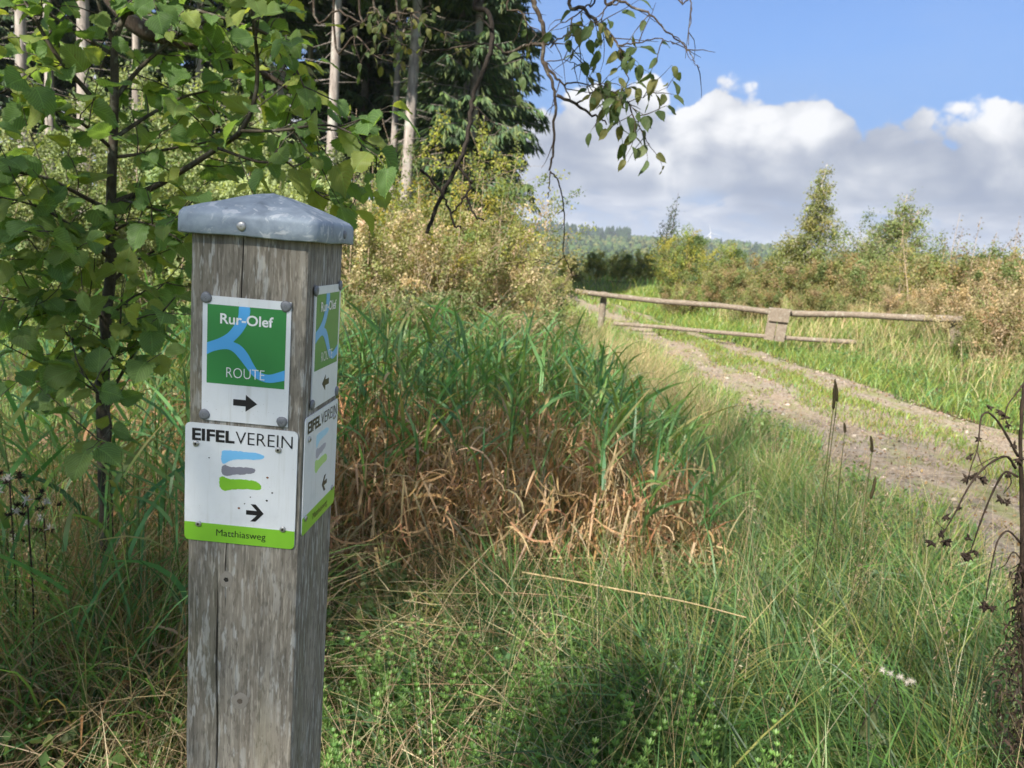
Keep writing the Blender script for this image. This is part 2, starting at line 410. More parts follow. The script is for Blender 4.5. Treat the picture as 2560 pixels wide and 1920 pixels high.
def prisms(P0, P1, r0_, r1_):
    """many thin three-sided sticks at once"""
    P0 = np.asarray(P0, float); P1 = np.asarray(P1, float); n = len(P0)
    t = P1 - P0; t /= np.linalg.norm(t, axis=1, keepdims=True) + 1e-12
    ref = np.where(np.abs(t[:, 2:3]) < .9, np.array([[0, 0, 1.0]]), np.array([[1.0, 0, 0]]))
    s = np.cross(t, ref); s /= np.linalg.norm(s, axis=1, keepdims=True); b = np.cross(t, s)
    r0_ = np.broadcast_to(r0_, (n,))[:, None]; r1_ = np.broadcast_to(r1_, (n,))[:, None]
    V = []
    for k in range(3):
        d = math.cos(k * 2.0944) * s + math.sin(k * 2.0944) * b
        V += [P0 + d * r0_, P1 + d * r1_]
    V = np.stack(V, 1); base = np.array([(0, 2, 3), (0, 3, 1), (2, 4, 5), (2, 5, 3), (4, 0, 1), (4, 1, 5)])
    return V.reshape(-1, 3), (np.arange(n)[:, None, None] * 6 + base).reshape(-1, 3)
def blades(P, L, W, az, th0, th1, col, tipcol=None, S=3, twist=None, taper=1.3):
    """arching grass blades; th0/th1: lean from the vertical at foot and tip"""
    P = np.asarray(P, float); n = len(P)
    L, W, az, th0, th1 = (np.broadcast_to(np.asarray(q, float), (n,)) for q in (L, W, az, th0, th1))
    d = np.stack([np.cos(az), np.sin(az), np.zeros(n)], 1); sd = np.stack([-np.sin(az), np.cos(az), np.zeros(n)], 1)
    upv = np.array([0, 0, 1.0]); tw = rng.normal(0, .7, n) if twist is None else np.broadcast_to(twist, (n,))
    pos = P.copy(); V = []; Cc = []
    col = np.broadcast_to(np.asarray(col, float), (n, 3)); tipcol = col if tipcol is None else np.broadcast_to(np.asarray(tipcol, float), (n, 3))
    for k in range(S + 1):
        t = k / S; th = th0 + (th1 - th0) * t
        if k:
            thm = th0 + (th1 - th0) * (t - .5 / S)
            pos = pos + (L / S)[:, None] * (np.sin(thm)[:, None] * d + np.cos(thm)[:, None] * upv)
        nrm = np.cos(th)[:, None] * d - np.sin(th)[:, None] * upv
        s = np.cos(tw)[:, None] * sd + np.sin(tw)[:, None] * nrm
        cc = col * (1 - t) + tipcol * t
        if k < S:
            w = (W * .5 * (1 - t ** taper) * (.75 + .6 * t if t < .5 else 1.05))[:, None]
            V += [pos - s * w, pos + s * w]; Cc += [cc, cc]
        else: V.append(pos); Cc.append(cc)
    nv = 2 * S + 1; base = []
    for k in range(S - 1): a = 2 * k; base += [(a, a + 1, a + 3), (a, a + 3, a + 2)]
    a = 2 * (S - 1); base.append((a, a + 1, a + 2))
    V = np.stack(V, 1).reshape(-1, 3); Cc = np.stack(Cc, 1).reshape(-1, 3)
    return V, (np.arange(n)[:, None, None] * nv + np.array(base)).reshape(-1, 3), Cc
def chips(P, size, aspect, col, up_bias=.4, fold=.25):
    """small folded leaves (two triangles, kite shaped) scattered at P"""
    P = np.asarray(P, float); n = len(P); size = np.broadcast_to(np.asarray(size, float), (n,))[:, None]
    t = rng.normal(size=(n, 3)); t[:, 2] -= .25; t /= np.linalg.norm(t, axis=1, keepdims=True)
    nn = rng.normal(size=(n, 3)) + np.array([0, 0, up_bias * 2]); s = np.cross(nn, t); s /= np.linalg.norm(s, axis=1, keepdims=True) + 1e-9
    m = np.cross(t, s)
    V = np.stack([P, P + size * (.5 * t + aspect * .5 * s + fold * .3 * m), P + size * t, P + size * (.5 * t - aspect * .5 * s + fold * .3 * m)], 1).reshape(-1, 3)
    Fc = (np.arange(n)[:, None, None] * 4 + np.array([(0, 1, 2), (0, 2, 3)])).reshape(-1, 3)
    return V, Fc, np.repeat(np.broadcast_to(np.asarray(col, float), (n, 3)), 4, 0)
def palette(n, cols, jitter=.18, w=None):
    cols = np.asarray(cols, float); i = rng.choice(len(cols), n, p=w)
    return np.clip(cols[i] * (1 + rng.normal(0, jitter, (n, 1))) * (1 + rng.normal(0, .05, (n, 3))), .004, .9)

# ------------------------------------------------------------------ terrain
def sstep(x, a, b): t = np.clip((x - a) / (b - a), 0, 1); return t * t * (3 - 2 * t)
PATH_Y = np.array([-6, 0, 4, 8, 12, 15.5, 20, 30, 36, 44, 60.])
PATH_L = np.array([3.1, 2.75, 2.45, 2.2, 2.12, 2.1, 2.05, 1.5, .6, -1.2, -6])
PATH_R = np.array([6.6, 6.1, 5.8, 5.46, 5.1, 4.65, 4.0, 3.2, 2.4, .8, -3.8])
def pathL(y): return np.interp(y, PATH_Y, PATH_L)
def pathR(y): return np.interp(y, PATH_Y, PATH_R)
def height(x, y):
    x = np.asarray(x, float); y = np.asarray(y, float)
    r = np.hypot(x, y); azm = np.arctan2(x, y)
    h = .035 * np.sin(x * 1.3 + .5) * np.sin(y * 1.1) + .03 * np.sin(x * .6 + y * .45)
    inpath = sstep(x, pathL(y) - .7, pathL(y) - .1) * (1 - sstep(x, pathR(y) + .1, pathR(y) + .8))
    h = h * (1 - inpath) * sstep(r, 0, 3)
    bank = sstep(x, pathR(y) + .5, pathR(y) + 4) * sstep(y, -2, 6) * .55 * (1 - sstep(r, 40, 70))
    bank2 = sstep(-x, 1.5, 9) * .35 * (1 - sstep(r, 40, 70))
    h = h + bank + bank2
    forest = sstep(-azm, -.02, .06) * sstep(-azm, -3, -2.5)
    drop = -19 * sstep(r, 40, 170) * (1 - .9 * sstep(-azm, .0, .12) * (azm < 0))
    crest = 34 + 12 * sstep(azm, .1, .3) + 5 * np.sin(azm * 9 + 1) - 2 * np.sin(azm * 23)
    rise = (crest + 19) * sstep(r, 380, 1450)
    return np.where(r > 40, h * (1 - sstep(r, 40, 90)) + drop + rise, h)
def build_ground():
    rad = [0.0]; r = .35
    while r < 7000: rad.append(r); r *= 1.043
    na = 300; ang = np.linspace(0, 2 * np.pi, na, endpoint=False)
    V = [(0, 0, 0)]
    for r in rad[1:]:
        x = r * np.sin(ang); y = r * np.cos(ang); V += list(zip(x, y, height(x, y)))
    Fc = [(0, 1 + (k + 1) % na, 1 + k) for k in range(na)]
    for i in range(len(rad) - 2):
        for k in range(na):
            a = 1 + i * na + k; b = 1 + i * na + (k + 1) % na; c = b + na; d = a + na
            Fc += [(a, b, c), (a, c, d)]
    V = np.array(V); V[0, 2] = height(0., 0.)
    M().add(V, Fc).build('ground', 'soil', smooth=True, col=False, kind='structure')
build_ground()
def build_path():
    ys = np.arange(-5, 44, .2); m = 14; V = []
    for y in ys:
        l, r_ = pathL(y), pathR(y); l += .12 * math.sin(y * 2.1) + .07 * math.sin(y * 5.3); r_ += .12 * math.sin(y * 1.7 + 1) + .06 * math.sin(y * 4.9)
        for k in range(m + 1):
            u = k / m; x = l + (r_ - l) * u
            rut = -.022 * (math.exp(-((u - .26) / .1) ** 2) + math.exp(-((u - .78) / .1) ** 2)) + .025 * math.exp(-((u - .52) / .13) ** 2)
            e = -.05 if k in (0, m) else 0.0
            V.append((x, y, float(height(x, y)) + .05 + rut + e))
    Fc = []
    for i in range(len(ys) - 1):
        for k in range(m):
            a = i * (m + 1) + k; Fc += [(a, a + 1, a + m + 2), (a, a + m + 2, a + m + 1)]
    M().add(V, Fc).build('path', 'path_gravel', smooth=True, col=False, kind='structure')
build_path()
def gz(P):
    P = np.asarray(P, float); z = height(P[:, 0], P[:, 1])
    u = (P[:, 0] - pathL(P[:, 1])) / (pathR(P[:, 1]) - pathL(P[:, 1]))
    inside = (u > .02) & (u < .98)
    rut = -.022 * (np.exp(-((u - .26) / .1) ** 2) + np.exp(-((u - .78) / .1) ** 2)) + .025 * np.exp(-((u - .52) / .13) ** 2)
    return np.where(inside, z + .05 + rut, z)

# ------------------------------------------------------------------ the waymark post
PW, PD = .12, .1223
TOPZ = 1.4951
YAW = -.0414
corner = np.array([-.2104, .7587])
ax = np.array([math.cos(YAW), math.sin(YAW)]); bx = np.array([-math.sin(YAW), math.cos(YAW)])
centre = corner - ax * PW / 2 + bx * PD / 2
POST = empty('waymark_post', (centre[0], centre[1], 0), 'square weathered wooden waymark post with metal cap and trail signs', 'signpost', rz=YAW)
def polyface(pts, to3):
    """flat outline filled with triangles"""
    from mathutils.geometry import tessellate_polygon
    tri = tessellate_polygon([[Vector((p[0], p[1], 0)) for p in pts]])
    return np.array([to3(*p) for p in pts]), np.array(tri)
def front(off): return lambda s, z: (PW / 2 + s, -PD / 2 - off, TOPZ + z)          # s from the right edge (negative), z down from the cap
def right(off): return lambda s, z: (PW / 2 + off, -PD / 2 + s, TOPZ + z)
def slab(pts, face, t0, t1, mat, name, parent, **tags):
    """an outline with thickness lying on a face of the post"""
    from mathutils.geometry import tessellate_polygon
    tri = np.array(tessellate_polygon([[Vector((p[0], p[1], 0)) for p in pts]]))
    n = len(pts); A = np.array([face(t0)(*p) for p in pts]); B = np.array([face(t1)(*p) for p in pts])
    Fc = list(tri + n)
    for i in range(n): j = (i + 1) % n; Fc += [(i, j, n + j), (i, n + j, n + i)]
    m = M().add(np.vstack([A, B]), Fc)
    return m.build(name, mat, parent, col=False, flat=True, **tags)
def smooth_outline(pts, per=5, closed=True):
    p = np.asarray(pts, float)
    if not closed: return spline(p, per)
    q = np.vstack([p[-1], p, p[0], p[1]]); out = []
    for i in range(1, len(p) + 1):
        a, b, c, d = q[i - 1], q[i], q[i + 1], q[i + 2]
        for k in range(per):
            t = k / per; out.append(.5 * ((2 * b) + (-a + c) * t + (2 * a - 5 * b + 4 * c - d) * t * t + (-a + 3 * b - 3 * c + d) * t ** 3))
    return np.array(out)
def rounded_rect(x0, x1, y0, y1, r, n=6):
    out = []
    for cx, cy, a0 in ((x1 - r, y1 - r, 0), (x0 + r, y1 - r, 90), (x0 + r, y0 + r, 180), (x1 - r, y0 + r, 270)):
        for k in range(n + 1): a = R(a0 + 90 * k / n); out.append((cx + r * math.cos(a), cy + r * math.sin(a)))
    return out
def letters(text, face, off, x0, x1, zb, ht, mat, parent, weight=0.0, name='lettering'):
    """text as flat print between x0 and x1, base line zb, capitals ht high"""
    cu = bpy.data.curves.new('lettering', 'FONT'); cu.body = text; cu.size = 1.0; cu.fill_mode = 'FRONT'; cu.offset = weight; cu.resolution_u = 4
    tmp = bpy.data.objects.new('lettering', cu); COL.objects.link(tmp)
    dg = bpy.context.evaluated_depsgraph_get(); dg.update()
    me = bpy.data.meshes.new_from_object(tmp.evaluated_get(dg)); bpy.data.objects.remove(tmp)
    co = np.empty(len(me.vertices) * 3); me.vertices.foreach_get('co', co); co = co.reshape(-1, 3)
    mn, mx = co[:, 0].min(), co[:, 0].max()
    cu2 = bpy.data.curves.new('lettering', 'FONT'); cu2.body = 'E'; cu2.size = 1.0; cu2.offset = weight
    tmp = bpy.data.objects.new('lettering', cu2); COL.objects.link(tmp); dg = bpy.context.evaluated_depsgraph_get(); dg.update()
    me2 = bpy.data.meshes.new_from_object(tmp.evaluated_get(dg)); bpy.data.objects.remove(tmp)
    zz = np.array([v.co.y for v in me2.vertices]); e0, e1 = zz.min(), zz.max()
    S = x0 + (co[:, 0] - mn) / (mx - mn) * (x1 - x0); Z = zb + (co[:, 1] - e0) / (e1 - e0) * ht
    f3 = face(off)
    me.vertices.foreach_set('co', np.array([f3(a, b) for a, b in zip(S, Z)]).astype(np.float32).ravel())
    me.materials.clear(); me.materials.append(MATS[mat]); me.update()
    return obj(name, me, parent)
def disc_head(face, s, z, off, r, hgt, mat, parent, name, dome=.5, n=14, slot=None):
    """a round nail or screw head standing proud of a face"""
    f = lambda o: face(o)(s, z)
    V = []; prof = [(r * .98, 0), (r, hgt * .35), (r * .92, hgt * .8), (r * .6, hgt * (1 - .1 * dome)), (0.0005, hgt)]
    f0 = np.array(face(off)(s, z)); fn = np.array(face(off + 1)(s, z)) - f0; e1 = np.array(face(off)(s + 1, z)) - f0; e2 = np.array(face(off)(s, z + 1)) - f0
    for rr, h in prof:
        for k in range(n):
            a = 2 * math.pi * k / n; q = rr * (1 + .05 * math.sin(3 * a + s * 900))
            V.append(f0 + fn * h + e1 * q * math.cos(a) + e2 * q * math.sin(a))
    Fc = []
    for i in range(len(prof) - 1):
        for k in range(n):
            a = i * n + k; b = i * n + (k + 1) % n; Fc += [(a, b, b + n), (a, b + n, a + n)]
    o = M().add(V, Fc).build(name, mat, parent, smooth=True, col=False)
    if slot:
        V2 = [f0 + fn * (hgt * 1.03) + e1 * slot * math.cos(2 * math.pi * k / 6) + e2 * slot * math.sin(2 * math.pi * k / 6) for k in range(6)]
        m = M().add(V2, [(0, k, k + 1) for k in range(1, 5)])
        o2 = m.mesh('socket', 'dark_hole', col=False); oo = obj('socket', o2, parent)
    return o

def post_body():
    rows = np.linspace(-.08, TOPZ + .012, 130); h = PW / 2; d = PD / 2; V = []
    # front edge from left to right with two drying cracks, then right, back, left
    for z in rows:
        q = z - TOPZ
        wob = .0006 * math.sin(z * 31) + .0004 * math.sin(z * 77 + 1)
        def crack(c, wid, dep): return [(c - wid, 0), (c - wid * .25, dep), (c + wid * .25, dep), (c + wid, 0)]
        c1x = h - .0857 + .0016 * math.sin(z * 9) + .0007 * math.sin(z * 41); a1 = float(sstep(-q, .36, .43)); c2x = h - .0664 + .0006 * math.sin(z * 60); a2 = float(1 - sstep(-q, .06, .2)); c3x = h - .0775 + .0005 * math.sin(z * 70); a3 = float(sstep(-q, .30, .33) * (1 - sstep(-q, .355, .40)))
        pts = [(-h + .004, 0), (-h + .012, 0), (-.034, 0)]
        pts += crack(c1x, .0004 + .0009 * a1, .0065 * a1 + .0001) + crack(c3x, .0003 + .0003 * a3, .003 * a3 + .0001) + crack(c2x, .0003 + .0004 * a2, .004 * a2 + .0001)
        pts += [(.02, 0), (h - .012, 0), (h - .0035, 0)]
        ring = [(-h, -d + .004 + wob)] + [(x, -d + y + (.0004 * math.sin(x * 300 + z * 3))) for x, y in pts] + [(h - .0008, -d + .0008 + wob), (h, -d + .0035), (h + .0003, -.02), (h, .02), (h, d - .004), (h - .004, d), (-h + .004, d), (-h, d - .004), (-h, 0)]
        V += [(x, y, z) for x, y in ring]; n = len(ring)
    Fc = []
    for i in range(len(rows) - 1):
        for k in range(n):
            a = i * n + k; b = i * n + (k + 1) % n; Fc += [(a, b, b + n), (a, b + n, a + n)]
    m = M().add(V, Fc)
    top = [(len(rows) - 1) * n + k for k in range(n)]
    body = m.build('post', 'post_wood', POST, col=False, flat=True)
    # knots
    for s, z, r in ((-.0766, -.3617, .0078), (-.0589, -.502, .009)):
        prof = [(r, -.0002), (r * .8, .0004), (r * .62, .0001), (r * .5, .0006), (r * .32, .0003)]
        f0 = np.array(front(0)(s, z)); VV = []
        for rr, hh in prof:
            for k in range(16):
                a = k * math.pi / 8; q = rr * (1 + .10 * math.sin(2 * a + s * 99) + .06 * math.sin(5 * a)); VV.append(f0 + np.array([q * math.cos(a), -hh - .0002, 1.15 * q * math.sin(a)]))
        FF = []
        for i in range(4):
            for k in range(16): a = i * 16 + k; b = i * 16 + (k + 1) % 16; FF += [(a, b, b + 16), (a, b + 16, a + 16)]
        kn = M().add(VV, FF).build('knot', 'knot_pale', body, smooth=True, col=False)
        VV = [f0 + np.array([0, -.0007, 0])] + [f0 + np.array([r * .33 * math.cos(k * .6283) * (1 + .2 * math.sin(3 * k)), -.0007, r * .33 * math.sin(k * .6283)]) for k in range(10)]
        M().add(VV, [(0, 1 + k, 1 + (k + 1) % 10) for k in range(10)]).build('knot_core', 'dark_hole' if r < .009 else 'knot_wood', body, col=False)
    return body
post_body()

def post_cap():
    # square rings with rounded corners, skirt then pyramid
    prof = [(.0700, .0005), (.0705, .0000), (.0713, .0012), (.0712, .010), (.0711, .0165), (.0704, .0196), (.0688, .0219), (.0660, .0235), (.052, .0298), (.040, .0345), (.028, .0392), (.016, .0435), (.008, .0460), (.003, .0470)]
    n = 48; V = []
    for i, (hw, z) in enumerate(prof):
        cr = max(.0006, min(.0105, hw * .2 + .001)) if i < 7 else max(.0005, hw * .05)
        for k in range(n):
            side, j = divmod(k, n // 4); per = n // 4
            # walk one side: corner arc first then straight
            arc = 6
            if j < arc: a = R(-45 + 0) + 0; ang = (side * 90) + (j / arc) * 90 - 90; cx, cy = [(hw - cr, -hw + cr), (hw - cr, hw - cr), (-hw + cr, hw - cr), (-hw + cr, -hw + cr)][side]; x, y = cx + cr * math.cos(R(ang)), cy + cr * math.sin(R(ang))
            else:
                u = (j - arc) / (per - arc); p0 = [(hw, -hw + cr), (hw - cr, hw), (-hw, hw - cr), (-hw + cr, -hw)][side]; p1 = [(hw, hw - cr), (-hw + cr, hw), (-hw, -hw + cr), (hw - cr, -hw)][side]
                x, y = p0[0] + (p1[0] - p0[0]) * u, p0[1] + (p1[1] - p0[1]) * u
            dent = .0007 * math.sin(x * 70 + 2) * math.sin(y * 60 + z * 90)
            V.append((x, y, TOPZ + z + dent))
    Fc = []
    for i in range(len(prof) - 1):
        for k in range(n):
            a = i * n + k; b = i * n + (k + 1) % n; Fc += [(a, b, b + n), (a, b + n, a + n)]
    V.append((0, 0, TOPZ + .0474)); c = len(V) - 1; s0 = (len(prof) - 1) * n
    Fc += [(c, s0 + k, s0 + (k + 1) % n) for k in range(n)]
    # thin underside lip
    i0 = len(V)
    for k in range(n): v = V[k]; V.append((v[0] * .86, v[1] * .86, TOPZ + .004))
    for k in range(n): Fc += [(k, i0 + k, i0 + (k + 1) % n), (k, i0 + (k + 1) % n, (k + 1) % n)]
    cap = M().add(V, Fc).build('cap', 'zinc', POST, smooth=True, col=False, label='galvanised metal pyramid cap with folded skirt')
    for p in cap.data.polygons:
        if p.center.z > TOPZ + .0242: p.use_smooth = False
    ov = .0712 - PD / 2
    disc_head(front(ov - .0006), 0, 0, 0, 0, 0, 'steel', cap, 'nail') if False else None
    disc_head(lambda o: front(ov - .0004 + o), -.0640, .0098, 0, .0048, .0022, 'steel', cap, 'nail')
    disc_head(lambda o: right(.0712 - PW / 2 - .0004 + o), .085, .0105, 0, .0046, .0024, 'nail_grey', cap, 'nail')
post_cap()

GX = [(.40, 0), (.39, .09), (.375, .17), (.34, .25), (.29, .315), (.24, .365), (.17, .41), (.09, .45), (0, .485)]
RIV_TOP = [(.40, 0), (.385, .15), (.29, .315), (.17, .41), (0, .485)]
RIV_BOT = [(0, .635), (.085, .59), (.205, .555), (.29, .555), (.365, .60), (.455, .70), (.53, .79), (.60, .865), (.71, .92), (.83, .93), (1, .888)]
RIV_UP = [(1, .756), (.82, .825), (.72, .82), (.65, .785), (.585, .69), (.515, .575), (.43, .49), (.335, .452)]
RIV_IN = [(.335, .452), (.44, .33), (.51, .20), (.54, .07), (.537, 0)]
def route_sign(face, x0, x1, z0, z1, flip, nails, label):
    """white plate: green square with blue rivers, lettering, arrow below"""
    g = 1 if not flip else 1
    pl = slab([(x0, z0), (x1, z0), (x1, z1), (x0, z1)], face, .0006, .0020, 'sign_white', 'route_sign', POST, label=label)
    gw = (x1 - x0) * .894; gx0 = x0 + (x1 - x0) * .055; gz1 = z1 - .0085; gh = .0803
    slab([(gx0, gz1 - gh), (gx0 + gw, gz1 - gh), (gx0 + gw, gz1), (gx0, gz1)], face, .0019, .00215, 'sign_green', 'green_panel', pl)
    mp = lambda pts: [(gx0 + u * gw, gz1 - v * gh) for u, v in pts]
    out = list(spline(RIV_TOP, 6)) + list(spline(RIV_BOT, 5)) + list(spline(RIV_UP, 5))[:-1] + list(spline(RIV_IN, 6))
    slab(mp(out), face, .0021, .00235, 'sign_blue', 'river_emblem', pl)
    letters('Rur-Olef', face, .00255, gx0 + gw * .165, gx0 + gw * .84, gz1 - .0186, .0104, 'sign_text_white', pl, .020)
    letters('ROUTE', face, .00255, gx0 + gw * .255, gx0 + gw * .745, gz1 - .0728, .0101, 'sign_text_white', pl, -.012)
    xm, zm = x0 + (x1 - x0) * .505, z1 - .1068
    sg = -1 if flip else 1
    A = [(-.0125, -.0033), (.0005, -.0033), (.0005, -.0088), (.0125, 0), (.0005, .0088), (.0005, .0033), (-.0125, .0033)]
    slab([(xm + sg * a, zm + b) for a, b in (A if not flip else A[::-1])], face, .0019, .0022, 'sign_black', 'arrow', pl)
    for s, z in nails: disc_head(face, s, z, .0018, .0058, .0022, 'nail_grey', pl, 'nail', n=12)
    return pl
def stroke(face, pts, mat, pl, seed):
    p = smooth_outline(pts, 6); r = np.random.default_rng(seed)
    p = p + r.normal(0, .00022, p.shape)
    slab([tuple(x) for x in p], face, .0015, .00175, mat, 'brush_stroke', pl)
def club_sign(face, x0, x1, z0, z1, flip, screws, label, pale, fade):
    pl = slab(rounded_rect(x0, x1, z0, z1, .0052), face, .0004, .0016, 'sign_white', 'club_sign', POST, label=label)
    w = x1 - x0
    X = lambda s: x0 + (s + .1222) / .1182 * w
    zt = z1 + .1925                                # the measured sign hangs 192.5 mm below the cap
    bh = .0199
    band = [(x1, z0 + bh)] + [(x0, z0 + bh)]
    rr = rounded_rect(x0, x1, z0, z1, .0052); low = [p for p in rr if p[1] < z0 + .0053]
    slab([(x0, z0 + bh)] + low + [(x1, z0 + bh)], face, .0015, .0018, 'sign_lime', 'green_band', pl)
    letters('EIFEL', face, .0020, X(-.1148), X(-.0700), zt - .2109, .0129, 'sign_black', pl, .032)
    letters('VEREIN', face, .0020, X(-.0690), X(-.0092), zt - .2108, .0129, 'sign_black', pl, -.008)
    letters('Matthiasweg', face, .0022, X(-.0876), X(-.0347), z0 + .0073, .0072, 'sign_black', pl, -.004)
    m = (lambda pts: [(X(a / 1000), zt + b / 1000) for a, b in pts])
    stroke(face, m([(-83.5, -223), (-82, -219.5), (-72, -218.5), (-60, -218.8), (-48, -218.6), (-42, -219.8), (-38.4, -222), (-42, -225), (-52, -226.3), (-64, -227.2), (-73, -229), (-78, -232), (-82, -233.5), (-83.6, -229)]), 'stroke_blue' if not fade else 'stroke_blue_pale', pl, 1)
    stroke(face, m([(-83.4, -240), (-82.5, -236), (-79, -234.6), (-74, -236.3), (-62, -235.5), (-52, -235.2), (-48.3, -236), (-47.8, -238.5), (-51, -241), (-60, -243), (-70, -244.3), (-77, -246.2), (-82, -245)]), 'stroke_grey' if not fade else 'stroke_grey_pale', pl, 2)
    stroke(face, m([(-85.6, -252), (-84, -248), (-81, -247.4), (-75, -249.3), (-62, -248.6), (-50, -248.6), (-44, -250.6), (-41, -254.5), (-43, -258.2), (-55, -258.8), (-70, -260.2), (-80, -262.5), (-84.6, -259)]), 'sign_lime' if not fade else 'stroke_green_pale', pl, 3)
    xm, zm = X(-.0470), zt - .2838; sg = -1 if flip else 1
    A = [(-.0092, -.0024), (.0022, -.0024), (-.0046, -.0094), (.0008, -.0094), (.0095, 0), (.0008, .0094), (-.0046, .0094), (.0022, .0024), (-.0092, .0024)]
    slab([(xm + sg * a, zm + b) for a, b in (A if not flip else A[::-1])], face, .0015, .0019, 'sign_black', 'arrow', pl)
    for s, z in screws: disc_head(face, s, z, .0015, .0033, .0020, 'steel', pl, 'screw', n=12, slot=.0014)
    return pl
p1 = route_sign(front, -.1052, -.0150, -.1883, -.0605, False, [(-.1016, -.0628), (-.0203, -.0650), (-.1020, -.1827), (-.0209, -.1833)], 'green and white route sign with right arrow')
p2 = club_sign(front, -.1222, -.0040, -.3198, -.1925, False, [(-.1105, -.2145), (-.0238, -.2133), (-.1069, -.3014), (-.0166, -.2985)], 'white club sign with three brush strokes and right arrow', False, False)
route_sign(right, .0205, .1135, -.1735, -.0445, True, [(.0215, -.0485), (.1095, -.0465), (.0222, -.1680), (.1122, -.1690)], 'green and white route sign with left arrow')
club_sign(right, .0045, .1235, -.3078, -.1795, True, [(.0180, -.2045), (.1075, -.1985), (.0145, -.2905), (.1110, -.2860)], 'white club sign with three faded brush strokes and left arrow', False, True)
def specks(face, pl, lst):
    for s, z, r, mt in lst:
        k = 8; pts = [(s + r * math.cos(2 * math.pi * i / k) * (1 + .3 * math.sin(i * 2.3)), z + r * .8 * math.sin(2 * math.pi * i / k)) for i in range(k)]
        slab(pts, face, .0018, .0021, mt, 'rust_speck' if mt == 'rust' else 'dirt_speck', pl)
specks(front, p2, [(-.0345, -.2440, .0013, 'rust'), (-.0290, -.2600, .0010, 'dark_hole'), (-.0345, -.2690, .0012, 'dark_hole'), (-.0520, -.2668, .0007, 'dark_hole'), (-.0640, -.2800, .0013, 'rust'), (-.0965, -.2285, .0008, 'dark_hole'), (-.0580, -.2745, .0007, 'dark_hole')])

# ------------------------------------------------------------------ the wooden gate across the path
def plank(x0, x1, y0, y1, z0, z1, b=.006):
    """box with chamfered upright edges and slightly uneven faces"""
    pr = [(x0 + b, y0), (x1 - b, y0), (x1, y0 + b), (x1, y1 - b), (x1 - b, y1), (x0 + b, y1), (x0, y1 - b), (x0, y0 + b)]
    V = []; zs = [z0, z0 + b, (z0 + z1) / 2, z1 - b, z1]
    for i, z in enumerate(zs):
        k = .97 if i in (0, 4) else 1.0; cx, cy = (x0 + x1) / 2, (y0 + y1) / 2
        V += [(cx + (x - cx) * k, cy + (y - cy) * k, z) for x, y in pr]
    Fc = []
    for i in range(4):
        for k in range(8): a = i * 8 + k; c = i * 8 + (k + 1) % 8; Fc += [(a, c, c + 8), (a, c + 8, a + 8)]
    Fc += [(0, k + 1, k) for k in range(1, 7)] + [(32, 32 + k, 33 + k) for k in range(1, 7)]
    return V, Fc
def build_gate():
    A = at(1243, 629, 16.4); B = at(2010, 689, 14.3); Cn = at(1672, 660, 15.25)
    base = np.array([A[0], A[1], 0.0])
    g = empty('wooden_gate', base, 'weathered grey pole gate with two rails across the gravel path', 'gate')
    L = lambda p: np.asarray(p) - base
    def pole(pts, r, nm):
        q = spline([L(p) for p in pts], 8); k = len(q)
        rr = np.linspace(r[0], r[1], k) * (1 + .06 * np.sin(np.arange(k) * 1.7) + rng.normal(0, .03, k))
        V, Fc = tube(q, rr, 9); return M().add(V, Fc).build(nm, 'rail_wood', g, smooth=True, col=False)
    top = pole([at(1243, 629, 16.4), at(1306, 637, 16.2), at(1420, 650, 15.9), at(1560, 661, 15.55), at(1690, 676, 15.22), at(1850, 680, 14.8), at(1960, 686, 14.45), at(2090, 690, 14.1)], (.052, .066), 'top_rail')
    low = pole([at(1325, 699, 16.15), at(1420, 706, 15.88), at(1520, 715, 15.6), at(1660, 727, 15.2), at(1760, 734, 14.95), at(1850, 739, 14.7)], (.040, .046), 'lower_rail')
    V, Fc = tube(spline([L(at(1513, 714, 15.55)), L(at(1506, 719, 15.5)), L(at(1500, 726, 15.47))], 3), [.015, .012, .011, .01, .008, .006, .004], 6); M().add(V, Fc).build('branch_stub', 'rail_wood', low, col=False)
    def upright(px, Y, w, ztop, nm='post'):
        p = at(px, 680, Y); z0 = float(height(p[0], p[1])) - .25
        q = [L((p[0], p[1], z0)), L((p[0] + .01, p[1], (z0 + ztop) / 2)), L((p[0] + .015, p[1], ztop))]
        V, Fc = tube(spline(q, 4), np.linspace(w, w * .95, 9), 10); M().add(V, Fc).build(nm, 'rail_wood', g, smooth=True, col=False)
    upright(1299, 16.42, .075, at(1299, 632, 16.42)[2] + .02)
    upright(2068, 14.3, .10, at(2068, 688, 14.3)[2] + .03)
    # central hanging boards on the near side
    p = at(1679, 700, 15.1); ang = math.atan2(B[1] - A[1], B[0] - A[0])
    zt = at(1679, 668, 15.1)[2]; zb = at(1675, 735, 15.1)[2]
    for nm, x0, x1, y0, y1, z0, z1 in (('board', -.20, -.012, -.04, .0, zb, zt - .03), ('board', .0, .19, -.035, .005, zb - .01, zt - .03), ('cap_board', -.17, .20, -.09, -.045, zt - .235, zt + .01), ('top_block', -.21, .22, -.042, .16, zt - .028, zt + .02)):
        V, Fc = plank(x0, x1, y0, y1, z0, z1); V = np.array(V); c, s = math.cos(ang), math.sin(ang)
        W = np.stack([V[:, 0] * c - V[:, 1] * s + p[0], V[:, 0] * s + V[:, 1] * c + p[1] - .04, V[:, 2]], 1)
        W[:, 0] -= (zt - W[:, 2]) * .05
        M().add(W - base, Fc).build(nm, 'rail_wood', g, col=False, flat=True)
build_gate()

